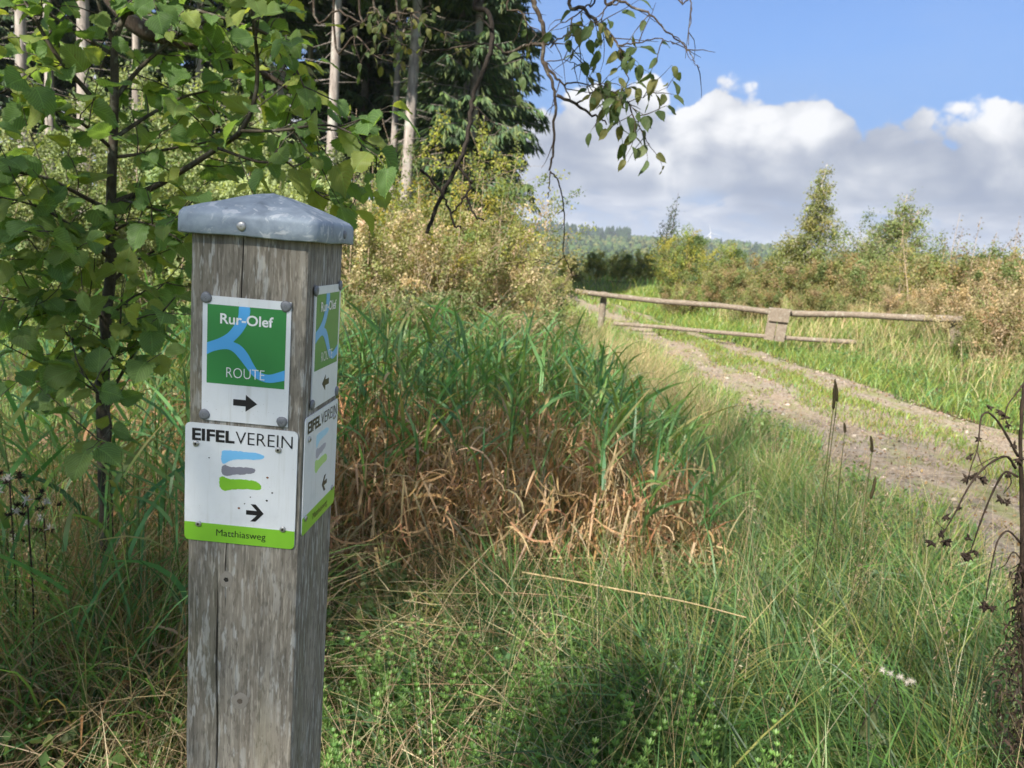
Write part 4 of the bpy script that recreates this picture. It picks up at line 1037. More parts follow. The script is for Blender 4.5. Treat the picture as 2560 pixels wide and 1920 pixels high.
def build_bushes():
    GH = 'bushes of the hedge left of the path'
    a = bush_proto('hedge_bush', 'tall yellow-green bush in the middle of the hedge', 'bush', GH, lc(930, 10.5), 3.1, 1.2, 18, 7500, .05, GREEN + YELLOW, 21)
    b = bush_proto('hedge_bush', 'tan dry bush beside the spruces at the right end of the hedge', 'bush', GH, lc(1085, 11), 2.5, 1.1, 18, 6500, .045, TANG, 22)
    c = bush_proto('hedge_bush', 'low grey-green bramble bush in front of the hedge', 'bush', GH, lc(1010, 7.6), 1.25, 1.2, 18, 6000, .042, [(.11, .14, .06), (.15, .17, .075), (.085, .115, .05), (.22, .19, .10)], 23)
    H = [(a, 1020, 12, 1.05, 'tall yellow-green bush at the back of the hedge below the spruces'), (a, 820, 11, .85, 'yellow-green bush right of the post cap'), (b, 980, 9.6, .8, 'tan bush in the middle of the hedge'), (b, 860, 9.2, .85, 'tan bush just right of the post'), (b, 770, 10.0, .9, 'tan bush half behind the post'), (b, 1150, 10.5, .62, 'small tan bush at the hedge end next to the gate'), (c, 880, 7.4, 1.0, 'grey-green low bush beside the post behind the reeds'), (c, 1120, 8.2, .95, 'grey-green low bush near the gate'), (c, 780, 7.0, .95, 'low bush directly right of the post behind the reeds'),
         (a, 1110, 14.5, .7, 'small bush behind the hedge end'), (b, 1175, 13.0, .6, 'dry bush by the left gate post'), (c, 1195, 10.5, .75, 'low bush at the foot of the gate')]
    for i, (s, px, Y, k, lb) in enumerate(H): copy_tree(s, lc(px, Y), i * 1.9 + .6, k, lb, GH)
    GL = 'sunlit bushes behind the hazel'
    d = bush_proto('pale_bush', 'pale green sunlit bush behind the hazel trunk', 'bush', GL, lc(330, 9), 3.0, 1.4, 13, 10000, .055, PALE, 24, twn=7)
    for i, (px, Y, k, lb) in enumerate([(480, 9.5, 1.05, 'pale green sunlit bush right of the hazel trunk'), (150, 9.0, .8, 'pale sunlit bush left of the hazel trunk'), (20, 8.0, .75, 'pale sunlit bush at the left picture edge'), (600, 10.5, 1.0, 'pale green bush left behind the post cap'), (420, 13, 1.2, 'pale bush deeper in the wood behind the hazel'), (-120, 9, .9, 'pale bush beyond the left picture edge'), (230, 12, .9, 'pale bush deep behind the hazel trunk'), (690, 12, .9, 'pale green bush between the post and the slender spruce')]): copy_tree(d, lc(px, Y), i * 1.4, k, lb, GL)
    # the thicket to the right of the path
    GT = 'bushes of the thicket right of the path'
    e = bush_proto('thicket_bush', 'yellow-green rounded bush behind the gate', 'bush', GT, lc(1470, 33), 2.6, 2.4, 28, 9000, .08, YELLOW + GREEN, 25, twn=10)
    f = bush_proto('thicket_bush', 'olive bush of the thicket above the middle of the gate', 'bush', GT, lc(1640, 27), 1.65, 2.3, 30, 9000, .07, OLIVE + [(.20, .15, .07)], 26, twn=9)
    g = bush_proto('thicket_bush', 'tan-leaved dry bush at the right edge near the gate end', 'bush', GT, lc(2150, 12.6), 1.5, 1.2, 20, 5200, .042, [(.31, .24, .14), (.25, .21, .11), (.17, .19, .07), (.36, .28, .18)], 27)
    T = [(e, 1560, 30, .8, 'green bush left of the wind turbine tower'), (f, 1560, 24, .8, 'olive bush left of the birch'), (f, 1740, 24, .95, 'olive bush at the foot of the birch'), (f, 1850, 23, 1.05, 'olive bush right of the birch'), (f, 1960, 21, 1.1, 'olive bush behind the pale-stemmed sapling'), (f, 2080, 20, 1.15, 'olive bush near the right edge'), (f, 2200, 20, 1.2, 'olive bush cut by the right picture edge'), (e, 1700, 32, .8, 'green bush behind the birch foot'), (e, 1850, 32, .85, 'green bush behind the round tree'), (e, 1990, 30, .95, 'tall green bush behind the sapling'), (e, 2140, 28, 1.0, 'tall green bush at the right behind the dry ones'), (f, 1480, 23, .6, 'low olive bush just behind the left part of the gate'), (f, 1640, 20, .6, 'low olive bush behind the gate boards'), (f, 1780, 18.5, .6, 'low olive bush behind the right half of the gate'),
         (g, 2050, 15.0, .85, 'tan bush behind the right gate post'), (g, 1950, 17, .7, 'tan bush in front of the pale-stemmed sapling'), (g, 2180, 15.5, 1.15, 'tall tan bush at the right edge behind the others'), (e, 1390, 42, .7, 'dark bush where the path disappears'), (e, 1290, 44, .65, 'dark bush behind the left gate post'), (e, 1340, 40, .6, 'dark bush between its two neighbours where the path disappears'), (e, 1235, 42, .6, 'dark bush just right of the hedge end far behind the gate'), (e, 1440, 38, .65, 'bush at the foot of the dark sapling'), (f, 2320, 17, 1.2, 'olive bush beyond the right picture edge'), (g, 2330, 12, 1.1, 'tan bush beyond the right picture edge'), (e, 2300, 26, 1.0, 'green bush beyond the right picture edge')]
    for i, (s, px, Y, k, lb) in enumerate(T): copy_tree(s, lc(px, Y), i * 2.3 + .2, k, lb, GT)
build_bushes()

def tree_proto(name, label, loc, H, crown0, spread, nb, nleaf, lsize, cols, seed, bark='birch_bark', lean=0.0, r=.06, droop=0.0, group=None, stems=1):
    rr = np.random.default_rng(seed); o = empty(name, loc, label, 'tree', group); tw_all = []; P0 = []; P1 = []; rad = []
    for sN in range(stems):
        off = np.array([rr.normal(0, .15), rr.normal(0, .15), 0]) * (stems > 1)
        ln = lean + (rr.normal(0, .12) if stems > 1 else 0)
        tp = spline([off + (0, 0, -.2), off + (lean * H * .15, .0, H * .25), off + (ln * H * .5, .05, H * .6), off + (ln * H, 0, H * (1 - .12 * sN))], 6)
        V, Fc = tube(tp, np.linspace(r, r * .15, len(tp)), 8); M().add(V, Fc).build('trunk', bark, o, smooth=True, col=False)
        for k in range(nb):
            t = crown0 + (1 - crown0) * k / nb; i = min(int(t * (len(tp) - 1)), len(tp) - 2); a = k * 2.4 + rr.normal(0, .4); u = (t - crown0) / (1 - crown0)
            L = spread * (.62 - .42 * u) * (.55 + .6 * math.sin(math.pi * min(1, u + .25))) * rr.uniform(.7, 1.2); d = np.array([math.cos(a), math.sin(a), .75]); q = [tp[i]]
            for s in range(5): d = unit(d + rr.normal(0, .15, 3) - np.array([0, 0, droop * s * .12])); q.append(q[-1] + d * L / 5)
            q = np.array(q); P0 += list(q[:-1]); P1 += list(q[1:]); rad += list(np.linspace(r * .3, r * .1, 5)); tw_all.append(q)
            for w in twigs_from(q, 6, (.25 * L, .55 * L), rr, .2, .1 - droop, .8, droop): tw_all.append(w); P0 += list(w[:-1]); P1 += list(w[1:]); rad += [r * .07] * (len(w) - 1)
    V, Fc = prisms(np.array(P0), np.array(P1), np.array(rad), np.array(rad) * .8); M().add(V, Fc).build('branchwork', bark, o, col=False, kind='stuff')
    n = nleaf; wt = rr.gamma(1.2, 1, len(tw_all)) * np.array([np.linalg.norm(q[-1] - q[0]) for q in tw_all]); i = rr.choice(len(tw_all), n, p=wt / wt.sum()); t = rr.random(n) ** .8; P = []
    for a_, u in zip(i, t): q = tw_all[a_]; s = u * (len(q) - 1.001); k = int(s); P.append(q[k] + (q[k + 1] - q[k]) * (s - k))
    P = np.array(P) + rr.normal(0, lsize * 1.1, (n, 3)); tint = palette(len(tw_all), cols, .15)[i] * (1 + rr.normal(0, .12, (n, 1)))
    V, Fc, c = chips(P, rr.uniform(.7, 1.3, n) * lsize, .6, np.clip(tint, .01, .8), .3); M().add(V, Fc, c).build('crown', 'foliage', o, kind='stuff')
    return o
def build_trees():
    tree_proto('birch_tree', 'slim two-topped birch standing highest above the thicket', lc(1745, 27), 4.9, .14, 2.6, 46, 19000, .078, [(.20, .22, .075), (.16, .19, .06), (.24, .24, .085)], 41, lean=.06, r=.055, droop=.5, stems=2)
    tree_proto('willow_tree', 'round loose green tree right of the birch', lc(1900, 26), 3.9, .1, 3.3, 44, 19000, .075, [(.17, .22, .08), (.20, .24, .09), (.14, .18, .065)], 42, bark='dry_stem', r=.05, stems=3)
    tree_proto('sapling', 'bare pale-stemmed birch sapling behind the right half of the gate', lc(1950, 18.2), 2.5, .3, .75, 16, 900, .05, [(.28, .24, .07), (.18, .19, .06)], 43, bark='dry_stem', r=.020, stems=3)
    tree_proto('sapling', 'thin dark green sapling rising left of the yellow-green bush', lc(1428, 40), 4.7, .35, 1.1, 16, 1300, .09, [(.05, .08, .03), (.07, .10, .035)], 44, bark='twig_bark', r=.045, stems=2)
    for i, (px, Y, H, lb) in enumerate([(2180, 18, 3.0, 'thin bare sapling with reddish leaflets at the right picture edge'), (2050, 21, 3.0, 'thin sapling with sparse leaves right of the round tree'), (2110, 19, 2.7, 'low sparse sapling between its two taller neighbours')]):
        tree_proto('sapling', lb, lc(px, Y), H, .3, .6, 14, 700, .055, [(.17, .12, .06), (.12, .13, .045)], 50 + i, bark='dry_stem', r=.018, stems=3, group='thin saplings in the thicket')
    v = tree_proto('valley_tree', 'light green round tree in the valley behind the left gate post', lc(1262, 95), 9, .15, 3.4, 34, 6000, .22, [(.13, .17, .05), (.17, .20, .06), (.10, .14, .045)], 60, bark='dry_stem', r=.12, group='round trees in the valley')
    for i, (px, Y, k, lb) in enumerate([(1318, 100, 1.15, 'light green valley tree just right of the left gate post'), (1215, 85, .8, 'valley tree next to the end of the hedge'), (1370, 85, .8, 'small valley tree left of the dark sapling'), (1190, 110, 1.1, 'farthest valley tree by the hedge end')]): copy_tree(v, lc(px, Y), i * 1.7 + 1, k, lb, 'round trees in the valley')
    # young shoots standing out of the hedge
    for i, (px, py, Y, lb) in enumerate([(1003, 330, 9.5, 'tall pale shoot in the hedge left of the spruces'), (1045, 380, 10, 'dry tan shoot at the right side of the hedge'), (810, 240, 9.5, 'slender shoot above the post cap'), (770, 235, 9.0, 'slender shoot nearest the slender spruce'), (1085, 430, 10.5, 'dry leafless shoot at the end of the hedge'), (905, 400, 9, 'thin dry shoot behind the dead hanging branch')]):
        top = at(px, py, Y); g = float(height(top[0], top[1])); tree_proto('sapling', lb, (top[0], top[1], g), top[2] - g, .35, .42, 14, 340, .035, [(.16, .18, .06), (.24, .19, .10)] if i in (1, 4, 5) else [(.14, .19, .06), (.10, .14, .045)], 70 + i, bark='dry_stem', r=.012, group='young shoots in the hedge')
build_trees()

# ------------------------------------------------------------------ distance: wooded slopes and wind turbines
def build_far_wood():
    rr = np.random.default_rng(77); m = M()
    # crown templates: jagged cones and lumpy domes
    def cone(n=7, rings=5):
        V = []; Fc = []
        for i in range(rings):
            z0, z1 = i / rings, (i + 1.5) / rings; r = .26 * (1 - i / rings) + .03
            k0 = len(V); V += [(r * (1 + .3 * rr.normal()) * math.cos(6.283 * k / n), r * (1 + .3 * rr.normal()) * math.sin(6.283 * k / n), z0 - .06 * rr.random()) for k in range(n)] + [(0, 0, min(1.0, z1))]
            Fc += [(k0 + k, k0 + (k + 1) % n, k0 + n) for k in range(n)]
        return np.array(V), np.array(Fc)
    def dome(n=26):
        V = []; Fc = []
        for k in range(n):
            d = unit(rr.normal(size=3)); d[2] = abs(d[2]); c = d * np.array([.34, .34, .55]) + (0, 0, .38); s = .16 * rr.uniform(.7, 1.3); k0 = len(V); t = unit(np.cross(d, rr.normal(size=3))); b = np.cross(d, t)
            V += [c + t * s, c - .5 * t * s + .87 * b * s, c - .5 * t * s - .87 * b * s, c + d * s * .5]; Fc += [(k0, k0 + 1, k0 + 3), (k0 + 1, k0 + 2, k0 + 3), (k0 + 2, k0, k0 + 3)]
        return np.array(V), np.array(Fc)
    T = [cone() for _ in range(4)] + [dome() for _ in range(5)]
    n = 9000; az = rr.uniform(-.12, .75, n); r = np.exp(rr.uniform(np.log(170), np.log(1650), n)); x = r * np.sin(az); y = r * np.cos(az); z = height(x, y)
    spr = (r > 1250) & (az < .135) & (az > -.1)
    big = r > 1250
    for i in range(n):
        con = spr[i] or rr.random() < .12
        V, Fc = T[rr.integers(0, 4) if con else rr.integers(4, 9)]
        Hh = (rr.uniform(22, 28) if spr[i] else rr.uniform(9, 14) if not con else rr.uniform(12, 17)) * (.55 if r[i] < 300 else 1.0)
        w = Hh * (1.0 if con else .95)
        col = np.array((.022, .042, .02) if con else [(.06, .10, .03), (.085, .12, .035), (.045, .08, .028), (.12, .13, .04)][rr.integers(0, 4)]) * rr.uniform(.8, 1.2)
        a = rr.uniform(0, 6.28); c, s = math.cos(a), math.sin(a)
        W = np.stack([(V[:, 0] * c - V[:, 1] * s) * w + x[i], (V[:, 0] * s + V[:, 1] * c) * w + y[i], V[:, 2] * Hh + z[i] - .3], 1)
        m.add(W, Fc, col)
    m.build('distant_wood', 'needle', label='mixed wood covering the far hills', category='wood', kind='stuff')
build_far_wood()
def turbine(px, py, Y, hub_h, label, rot, vis):
    hub = at(px, py, Y); z0 = float(height(hub[0], hub[1])) - 3
    o = empty('wind_turbine', (hub[0], hub[1], z0), label, 'wind turbine', 'wind turbines on the horizon'); b = np.array([hub[0], hub[1], z0]); h = hub - b
    q = np.array([(0, 0, 0), (0, 0, h[2] * .5), (0, 0, h[2])]); V, Fc = tube(q, [2.6, 2.0, 1.5], 14); M().add(V, Fc).build('tower', 'turbine_white', o, smooth=True, col=False)
    V, Fc = tube(np.array([(0, 5.5, h[2] + 1.5), (0, 3, h[2] + 1.5), (0, -2.5, h[2] + 1.5), (0, -3.6, h[2] + 1.5)]), [1.2, 2.0, 2.0, 1.5], 12); M().add(V, Fc).build('nacelle', 'turbine_white', o, smooth=True, col=False)
    V, Fc = tube(np.array([(0, -3.6, h[2] + 1.5), (0, -4.6, h[2] + 1.5), (0, -5.4, h[2] + 1.5)]), [1.5, 1.4, .3], 12); M().add(V, Fc).build('hub', 'turbine_white', o, smooth=True, col=False)
    for k in range(3):
        a = rot + k * 2.0944; d = np.array([math.sin(a), 0, math.cos(a)]); s = np.array([math.cos(a), 0, -math.sin(a)]); c = np.array([0, -4.5, h[2] + 1.5]); Lb = 27.0; VV = []
        for t, w, th in ((.02, 1.0, .9), (.12, 2.0, .7), (.3, 1.7, .5), (.6, 1.1, .3), (.85, .7, .2), (1.0, .15, .06)):
            for e, f_ in ((-.3, 0), (0, 1), (.7, 0), (0, -1)): VV.append(c + d * Lb * t + s * w * e + np.array([0, th * f_ * .5, 0]))
        FF = []
        for i in range(5):
            for j in range(4): p = i * 4 + j; q_ = i * 4 + (j + 1) % 4; FF += [(p, q_, q_ + 4), (p, q_ + 4, p + 4)]
        M().add(VV, FF).build('blade', 'turbine_white', o, smooth=True, col=False)
turbine(1262, 489, 2900, 95, 'faint wind turbine above the dark spruce ridge', .5, .6)
turbine(1535, 505, 2000, 90, 'white wind turbine with tower visible between thicket and sapling', -.35, 1)

# ------------------------------------------------------------------ grasses and herbs
def scatter(n, x0, x1, y0, y1, keep=None):
    P = np.stack([rng.uniform(x0, x1, n), rng.uniform(y0, y1, n), np.zeros(n)], 1)
    if keep is not None: P = P[keep(P)]
    return P
def clumped(P, s=1.0, thr=.0):
    """uneven cover: a smooth patch field between 0 and 1"""
    x, y = P[:, 0] * s, P[:, 1] * s
    return .5 + .25 * np.sin(x * 2.3 + 1.7 * np.sin(y * 1.1)) + .25 * np.sin(y * 2.9 + 1.3 * np.sin(x * 1.7 + 2))
def off_path(P, m=0.0): return (P[:, 0] < pathL(P[:, 1]) + m) | (P[:, 0] > pathR(P[:, 1]) - m)
GR = [(.11, .23, .065), (.14, .26, .075), (.09, .20, .075), (.18, .275, .08)]
BRIGHT = [(.20, .27, .06), (.24, .29, .07), (.16, .24, .06)]
STRAW = [(.48, .38, .22), (.40, .31, .18), (.56, .47, .30), (.33, .25, .14)]
def reedzone(P):
    x, y = P[:, 0], P[:, 1]
    return (y > 2.75 + .22 * (x + .6)) & (y < 6.4) & (x > -2.2) & (x < .92 + .06 * (y - 3)) 
def build_grass():
    # --- long lush grass, right foreground
    m = M()
    C = scatter(2300, -.35, 2.9, 1.2, 6.6, lambda P: off_path(P, -.12) & ((~reedzone(P)) | (rng.random(len(P)) < .08)) & (rng.random(len(P)) < np.clip(.45 + .65 * sstep(P[:, 0], -.1, .7), 0, 1)) & (rng.random(len(P)) < .4 + .7 * clumped(P, 1.6)) & ~((P[:, 0] < .32 + .1 * np.sin(P[:, 1] * 9)) & (P[:, 1] < 2.15)))
    nc = len(C); nb = np.clip(rng.gamma(4, 10, nc) * np.clip(1.5 - .16 * C[:, 1], .5, 1.2), 8, 130).astype(int); ci = np.repeat(np.arange(nc), nb); n = len(ci)
    rad = rng.normal(0, .035, (n, 2)); P = np.stack([C[ci, 0] + rad[:, 0], C[ci, 1] + rad[:, 1], np.zeros(n)], 1); P[:, 2] = gz(P)
    sway = rng.normal(2.5, .7, nc)[ci]; az = np.arctan2(rad[:, 1] + .035 * np.sin(sway), rad[:, 0] + .035 * np.cos(sway)) + rng.normal(0, .35, n)
    L = rng.uniform(.22, .55, nc)[ci] * rng.uniform(.45, 1.25, n); L *= np.where(P[:, 0] > pathL(P[:, 1]) - .4, .5, 1)
    c = palette(nc, GR + [(.12, .21, .09), (.24, .27, .10)], .14)[ci] * (1 + rng.normal(0, .12, (n, 1))); m.add(*blades(P, L, rng.uniform(.0036, .0085, n) * rng.uniform(.8, 1.6, nc)[ci], az, rng.uniform(.02, .45, n), rng.uniform(.6, 2.2, n), c, c * (1.15, 1.1, .95), S=5))
    P = scatter(16000, -.35, 2.9, 1.2, 6.0, lambda P: off_path(P, .05) & ~reedzone(P) & (rng.random(len(P)) < .25 + .6 * clumped(P, 2.1))); P[:, 2] = gz(P); n = len(P); c = palette(n, GR, .2)
    m.add(*blades(P, rng.gamma(5, .035, n), rng.uniform(.003, .006, n), rng.uniform(0, 6.28, n), rng.uniform(0, .6, n), rng.uniform(.5, 1.8, n), c, S=4))
    # broader bluish blades arching far
    P = scatter(2600, -.2, 2.3, 1.3, 4.2, lambda P: off_path(P, -.1) & ~reedzone(P)); P[:, 2] = gz(P); n = len(P)
    c = palette(n, [(.05, .11, .045), (.07, .13, .055), (.06, .115, .035)], .15); m.add(*blades(P, rng.uniform(.35, .75, n), rng.uniform(.006, .010, n), rng.normal(2.6, 1.3, n), rng.uniform(.1, .6, n), rng.uniform(1.3, 2.4, n), c, S=7))
    m.build('long_grass', 'blade', label='lush long grass leaning over in the right foreground', category='grass', kind='stuff')
    # --- straw and dry stalks among it
    m = M(); P = scatter(6800, -.3, 2.7, 1.3, 6, lambda P: off_path(P, .05) & (rng.random(len(P)) < .25 + .5 * clumped(P, 1.1))); P[:, 2] = gz(P); n = len(P)
    m.add(*blades(P, rng.uniform(.3, .75, n), rng.uniform(.002, .0036, n), rng.uniform(0, 6.28, n), rng.uniform(0, .5, n), rng.uniform(.2, 1.3, n), palette(n, STRAW), S=4))
    S0 = scatter(260, -.1, 2.6, 1.6, 5.5, lambda P: off_path(P, 0)); S0[:, 2] = gz(S0); k = len(S0); H = rng.uniform(.4, .8, k); T0 = S0 + np.stack([rng.normal(0, .09, k), rng.normal(0, .09, k), H], 1)      # stalks with loose seed heads
    m.add(*(lambda v: (v[0], v[1], np.repeat(palette(k, STRAW), 6, 0)))(prisms(S0, T0, .0012, .0006)))
    hp = np.repeat(T0, 16, 0) + (np.repeat(S0 - T0, 16, 0)) * rng.uniform(0, .22, (k * 16, 1)) + rng.normal(0, .006, (k * 16, 3)); m.add(*chips(hp, rng.uniform(.006, .013, len(hp)), .35, palette(len(hp), [(.40, .30, .20), (.30, .21, .15), (.5, .42, .28)])))
    # left foreground: tangled straw
    P = scatter(10500, -2.9, -.25, 1.0, 4.0, lambda P: rng.random(len(P)) < .2 + .8 * clumped(P, 1.5)); P[:, 2] = gz(P); n = len(P)
    m.add(*blades(P, rng.gamma(6, .07, n), rng.uniform(.0018, .0036, n), rng.uniform(0, 6.28, n), rng.uniform(.1, 1.0, n), rng.uniform(.6, 1.9, n), palette(n, STRAW + [(.2, .13, .07)]), S=4))
    P = scatter(5200, -2.6, .3, 1.0, 3.2); P[:, 2] = gz(P) + rng.uniform(.02, .32, len(P)); n = len(P)          # lying straws
    m.add(*blades(P, rng.uniform(.15, .5, n), rng.uniform(.0018, .0034, n), rng.uniform(0, 6.28, n), rng.uniform(1.1, 1.7, n), rng.uniform(1.3, 1.9, n), palette(n, STRAW + [(.16, .10, .06)]), S=3))
    P = scatter(5200, -3.4, -.75, 1.75, 3.4, lambda P: rng.random(len(P)) < .3 + .7 * clumped(P, 1.3)); P[:, 2] = gz(P); n = len(P)    # tall thin dry grass
    m.add(*blades(P, rng.uniform(.45, .95, n), rng.uniform(.0022, .004, n), rng.uniform(0, 6.28, n), rng.uniform(0, .3, n), rng.uniform(.4, 1.6, n), palette(n, STRAW + [(.2, .14, .08), (.17, .17, .07)]), S=5))
    m.build('dry_straw', 'dry', label='tangled dry straw and bleached stalks in the foreground', category='straw', kind='stuff')
    # --- green grass in the left foreground and under everything
    m = M(); P = scatter(17000, -3.2, .2, 1.0, 4.6, lambda P: rng.random(len(P)) < .15 + .6 * clumped(P + 3, 1.4) * (1 - .55 * np.exp(-((P[:, 0] + 1.0) ** 2 + (P[:, 1] - 2.3) ** 2) / .5))); P[:, 2] = gz(P); n = len(P)
    c = palette(n, GR, .2); m.add(*blades(P, rng.gamma(7, .035, n), rng.uniform(.0025, .0055, n), rng.uniform(0, 6.28, n), rng.uniform(.05, .6, n), rng.uniform(.6, 1.9, n), c, S=4))
    P = scatter(1700, -3.4, -.7, 1.9, 3.6, lambda P: rng.random(len(P)) < .3 + .7 * clumped(P + 2, 1.3)); P[:, 2] = gz(P); n = len(P); c = palette(n, GR, .2)
    m.add(*blades(P, rng.uniform(.4, .95, n), rng.uniform(.004, .009, n), rng.uniform(0, 6.28, n), rng.uniform(0, .4, n), rng.uniform(.8, 2.0, n), c, S=6))
    P = scatter(900, -1.75, -.85, 1.8, 2.3); P[:, 2] = gz(P); n = len(P); c = palette(n, GR + [(.40, .31, .17), (.30, .22, .11)], .2)          # rank growth round the foot of the hazel
    m.add(*blades(P, rng.uniform(.45, 1.0, n), rng.uniform(.004, .011, n), rng.uniform(0, 6.28, n), rng.uniform(0, .3, n), rng.uniform(.5, 1.9, n), c, S=6))
    m.build('left_grass', 'blade', label='sparse green grass tufts on the dark soil left of the post', category='grass', kind='stuff')
    # --- verges, middle strip, meadow
    m = M()
    def band(n, x0, x1, y0, y1, L, wmul, keep, cols, th=(.6, 1.5)):
        P = scatter(n, x0, x1, y0, y1, keep); P[:, 2] = gz(P); k = len(P); d = np.hypot(P[:, 0], P[:, 1]); c = palette(k, cols, .16)
        m.add(*blades(P, rng.uniform(.5, 1.3, k) * L, wmul * (.0028 + .00075 * d) * rng.uniform(.7, 1.3, k), rng.uniform(0, 6.28, k), rng.uniform(0, .4, k), rng.uniform(*th, k), c, c * (1.2, 1.12, 1.0), S=3))
    uu = lambda P: (P[:, 0] - pathL(P[:, 1])) / (pathR(P[:, 1]) - pathL(P[:, 1]))
    band(30000, 1.3, 3.2, 3.2, 17, .17, 1.0, lambda P: (uu(P) < .10 + .06 * np.sin(P[:, 1] * 3)) & (rng.random(len(P)) < np.clip(6 / P[:, 1], .2, 1)), GR + BRIGHT)
    band(60000, 3.0, 5.2, 3, 22, .085, 1.0, lambda P: (np.abs(uu(P) - .55) < .15 + .05 * np.sin(P[:, 1] * 1.7)) & (rng.random(len(P)) < .16 + .7 * clumped(P, 1.3)), BRIGHT + GR[:1] + [(.22, .19, .07)])
    band(40000, 2.0, 6.4, 2.5, 20, .05, 1.0, lambda P: (uu(P) > 0) & (uu(P) < 1) & (clumped(P, 2.6) + rng.normal(0, .16, len(P)) + .25 * np.abs(uu(P) - .5) > .78), BRIGHT + [(.2, .19, .07)])
    band(60000, 4.2, 12, 3, 20, .26, 1.0, lambda P: (uu(P) > .94) & (rng.random(len(P)) < np.clip(9 / P[:, 1], .3, 1) * (.35 + .8 * clumped(P, .8))), BRIGHT + BRIGHT + GR + [(.25, .22, .09)])
    band(26000, 1.0, 12, 16, 34, .30, 1.2, lambda P: (uu(P) > 1.0), BRIGHT + BRIGHT + GR[:2] + [(.28, .24, .11)])
    band(9000, -1.5, 4, 16, 34, .25, 1.2, lambda P: (uu(P) < 0.05) | (np.abs(uu(P) - .5) < .15), BRIGHT + GR[:2] + [(.28, .24, .11)])
    band(16000, -6, 30, 33, 75, .5, 1.3, lambda P: P[:, 0] > -P[:, 1] * .05 - 2, BRIGHT + GR + [(.28, .24, .11)])
    band(42000, -10, 1.6, 4.6, 20, .34, 1.1, lambda P: (P[:, 0] < pathL(P[:, 1])) & (rng.random(len(P)) < .5 + .5 * clumped(P, .9)), BRIGHT + GR + [(.28, .22, .11)])
    m.build('meadow_grass', 'blade', label='sunlit grass on the verges, the middle strip and the meadow', category='grass', kind='stuff')
    # tan grass under the hedge and the thicket
    m = M(); P = np.vstack([scatter(15000, -2.6, 2.0, 6.0, 11.5, lambda P: P[:, 0] < pathL(P[:, 1]) - .15), scatter(12000, 5.5, 14, 8, 22, lambda P: P[:, 0] > pathR(P[:, 1]) + 1.0)]); P[:, 2] = gz(P); n = len(P); d = np.hypot(P[:, 0], P[:, 1])
    m.add(*blades(P, rng.uniform(.25, .75, n) * np.where(P[:, 0] < 1.2, 1.45, 1.0), (.002 + .0006 * d), rng.uniform(0, 6.28, n), rng.uniform(0, .4, n), rng.uniform(.4, 1.4, n), palette(n, STRAW[:2] + [(.22, .24, .10), (.17, .22, .08), (.28, .27, .12)]), S=3))
    m.build('tan_grass', 'dry', label='tall tan grass growing along the hedge and the thicket', category='grass', kind='stuff')
build_grass()

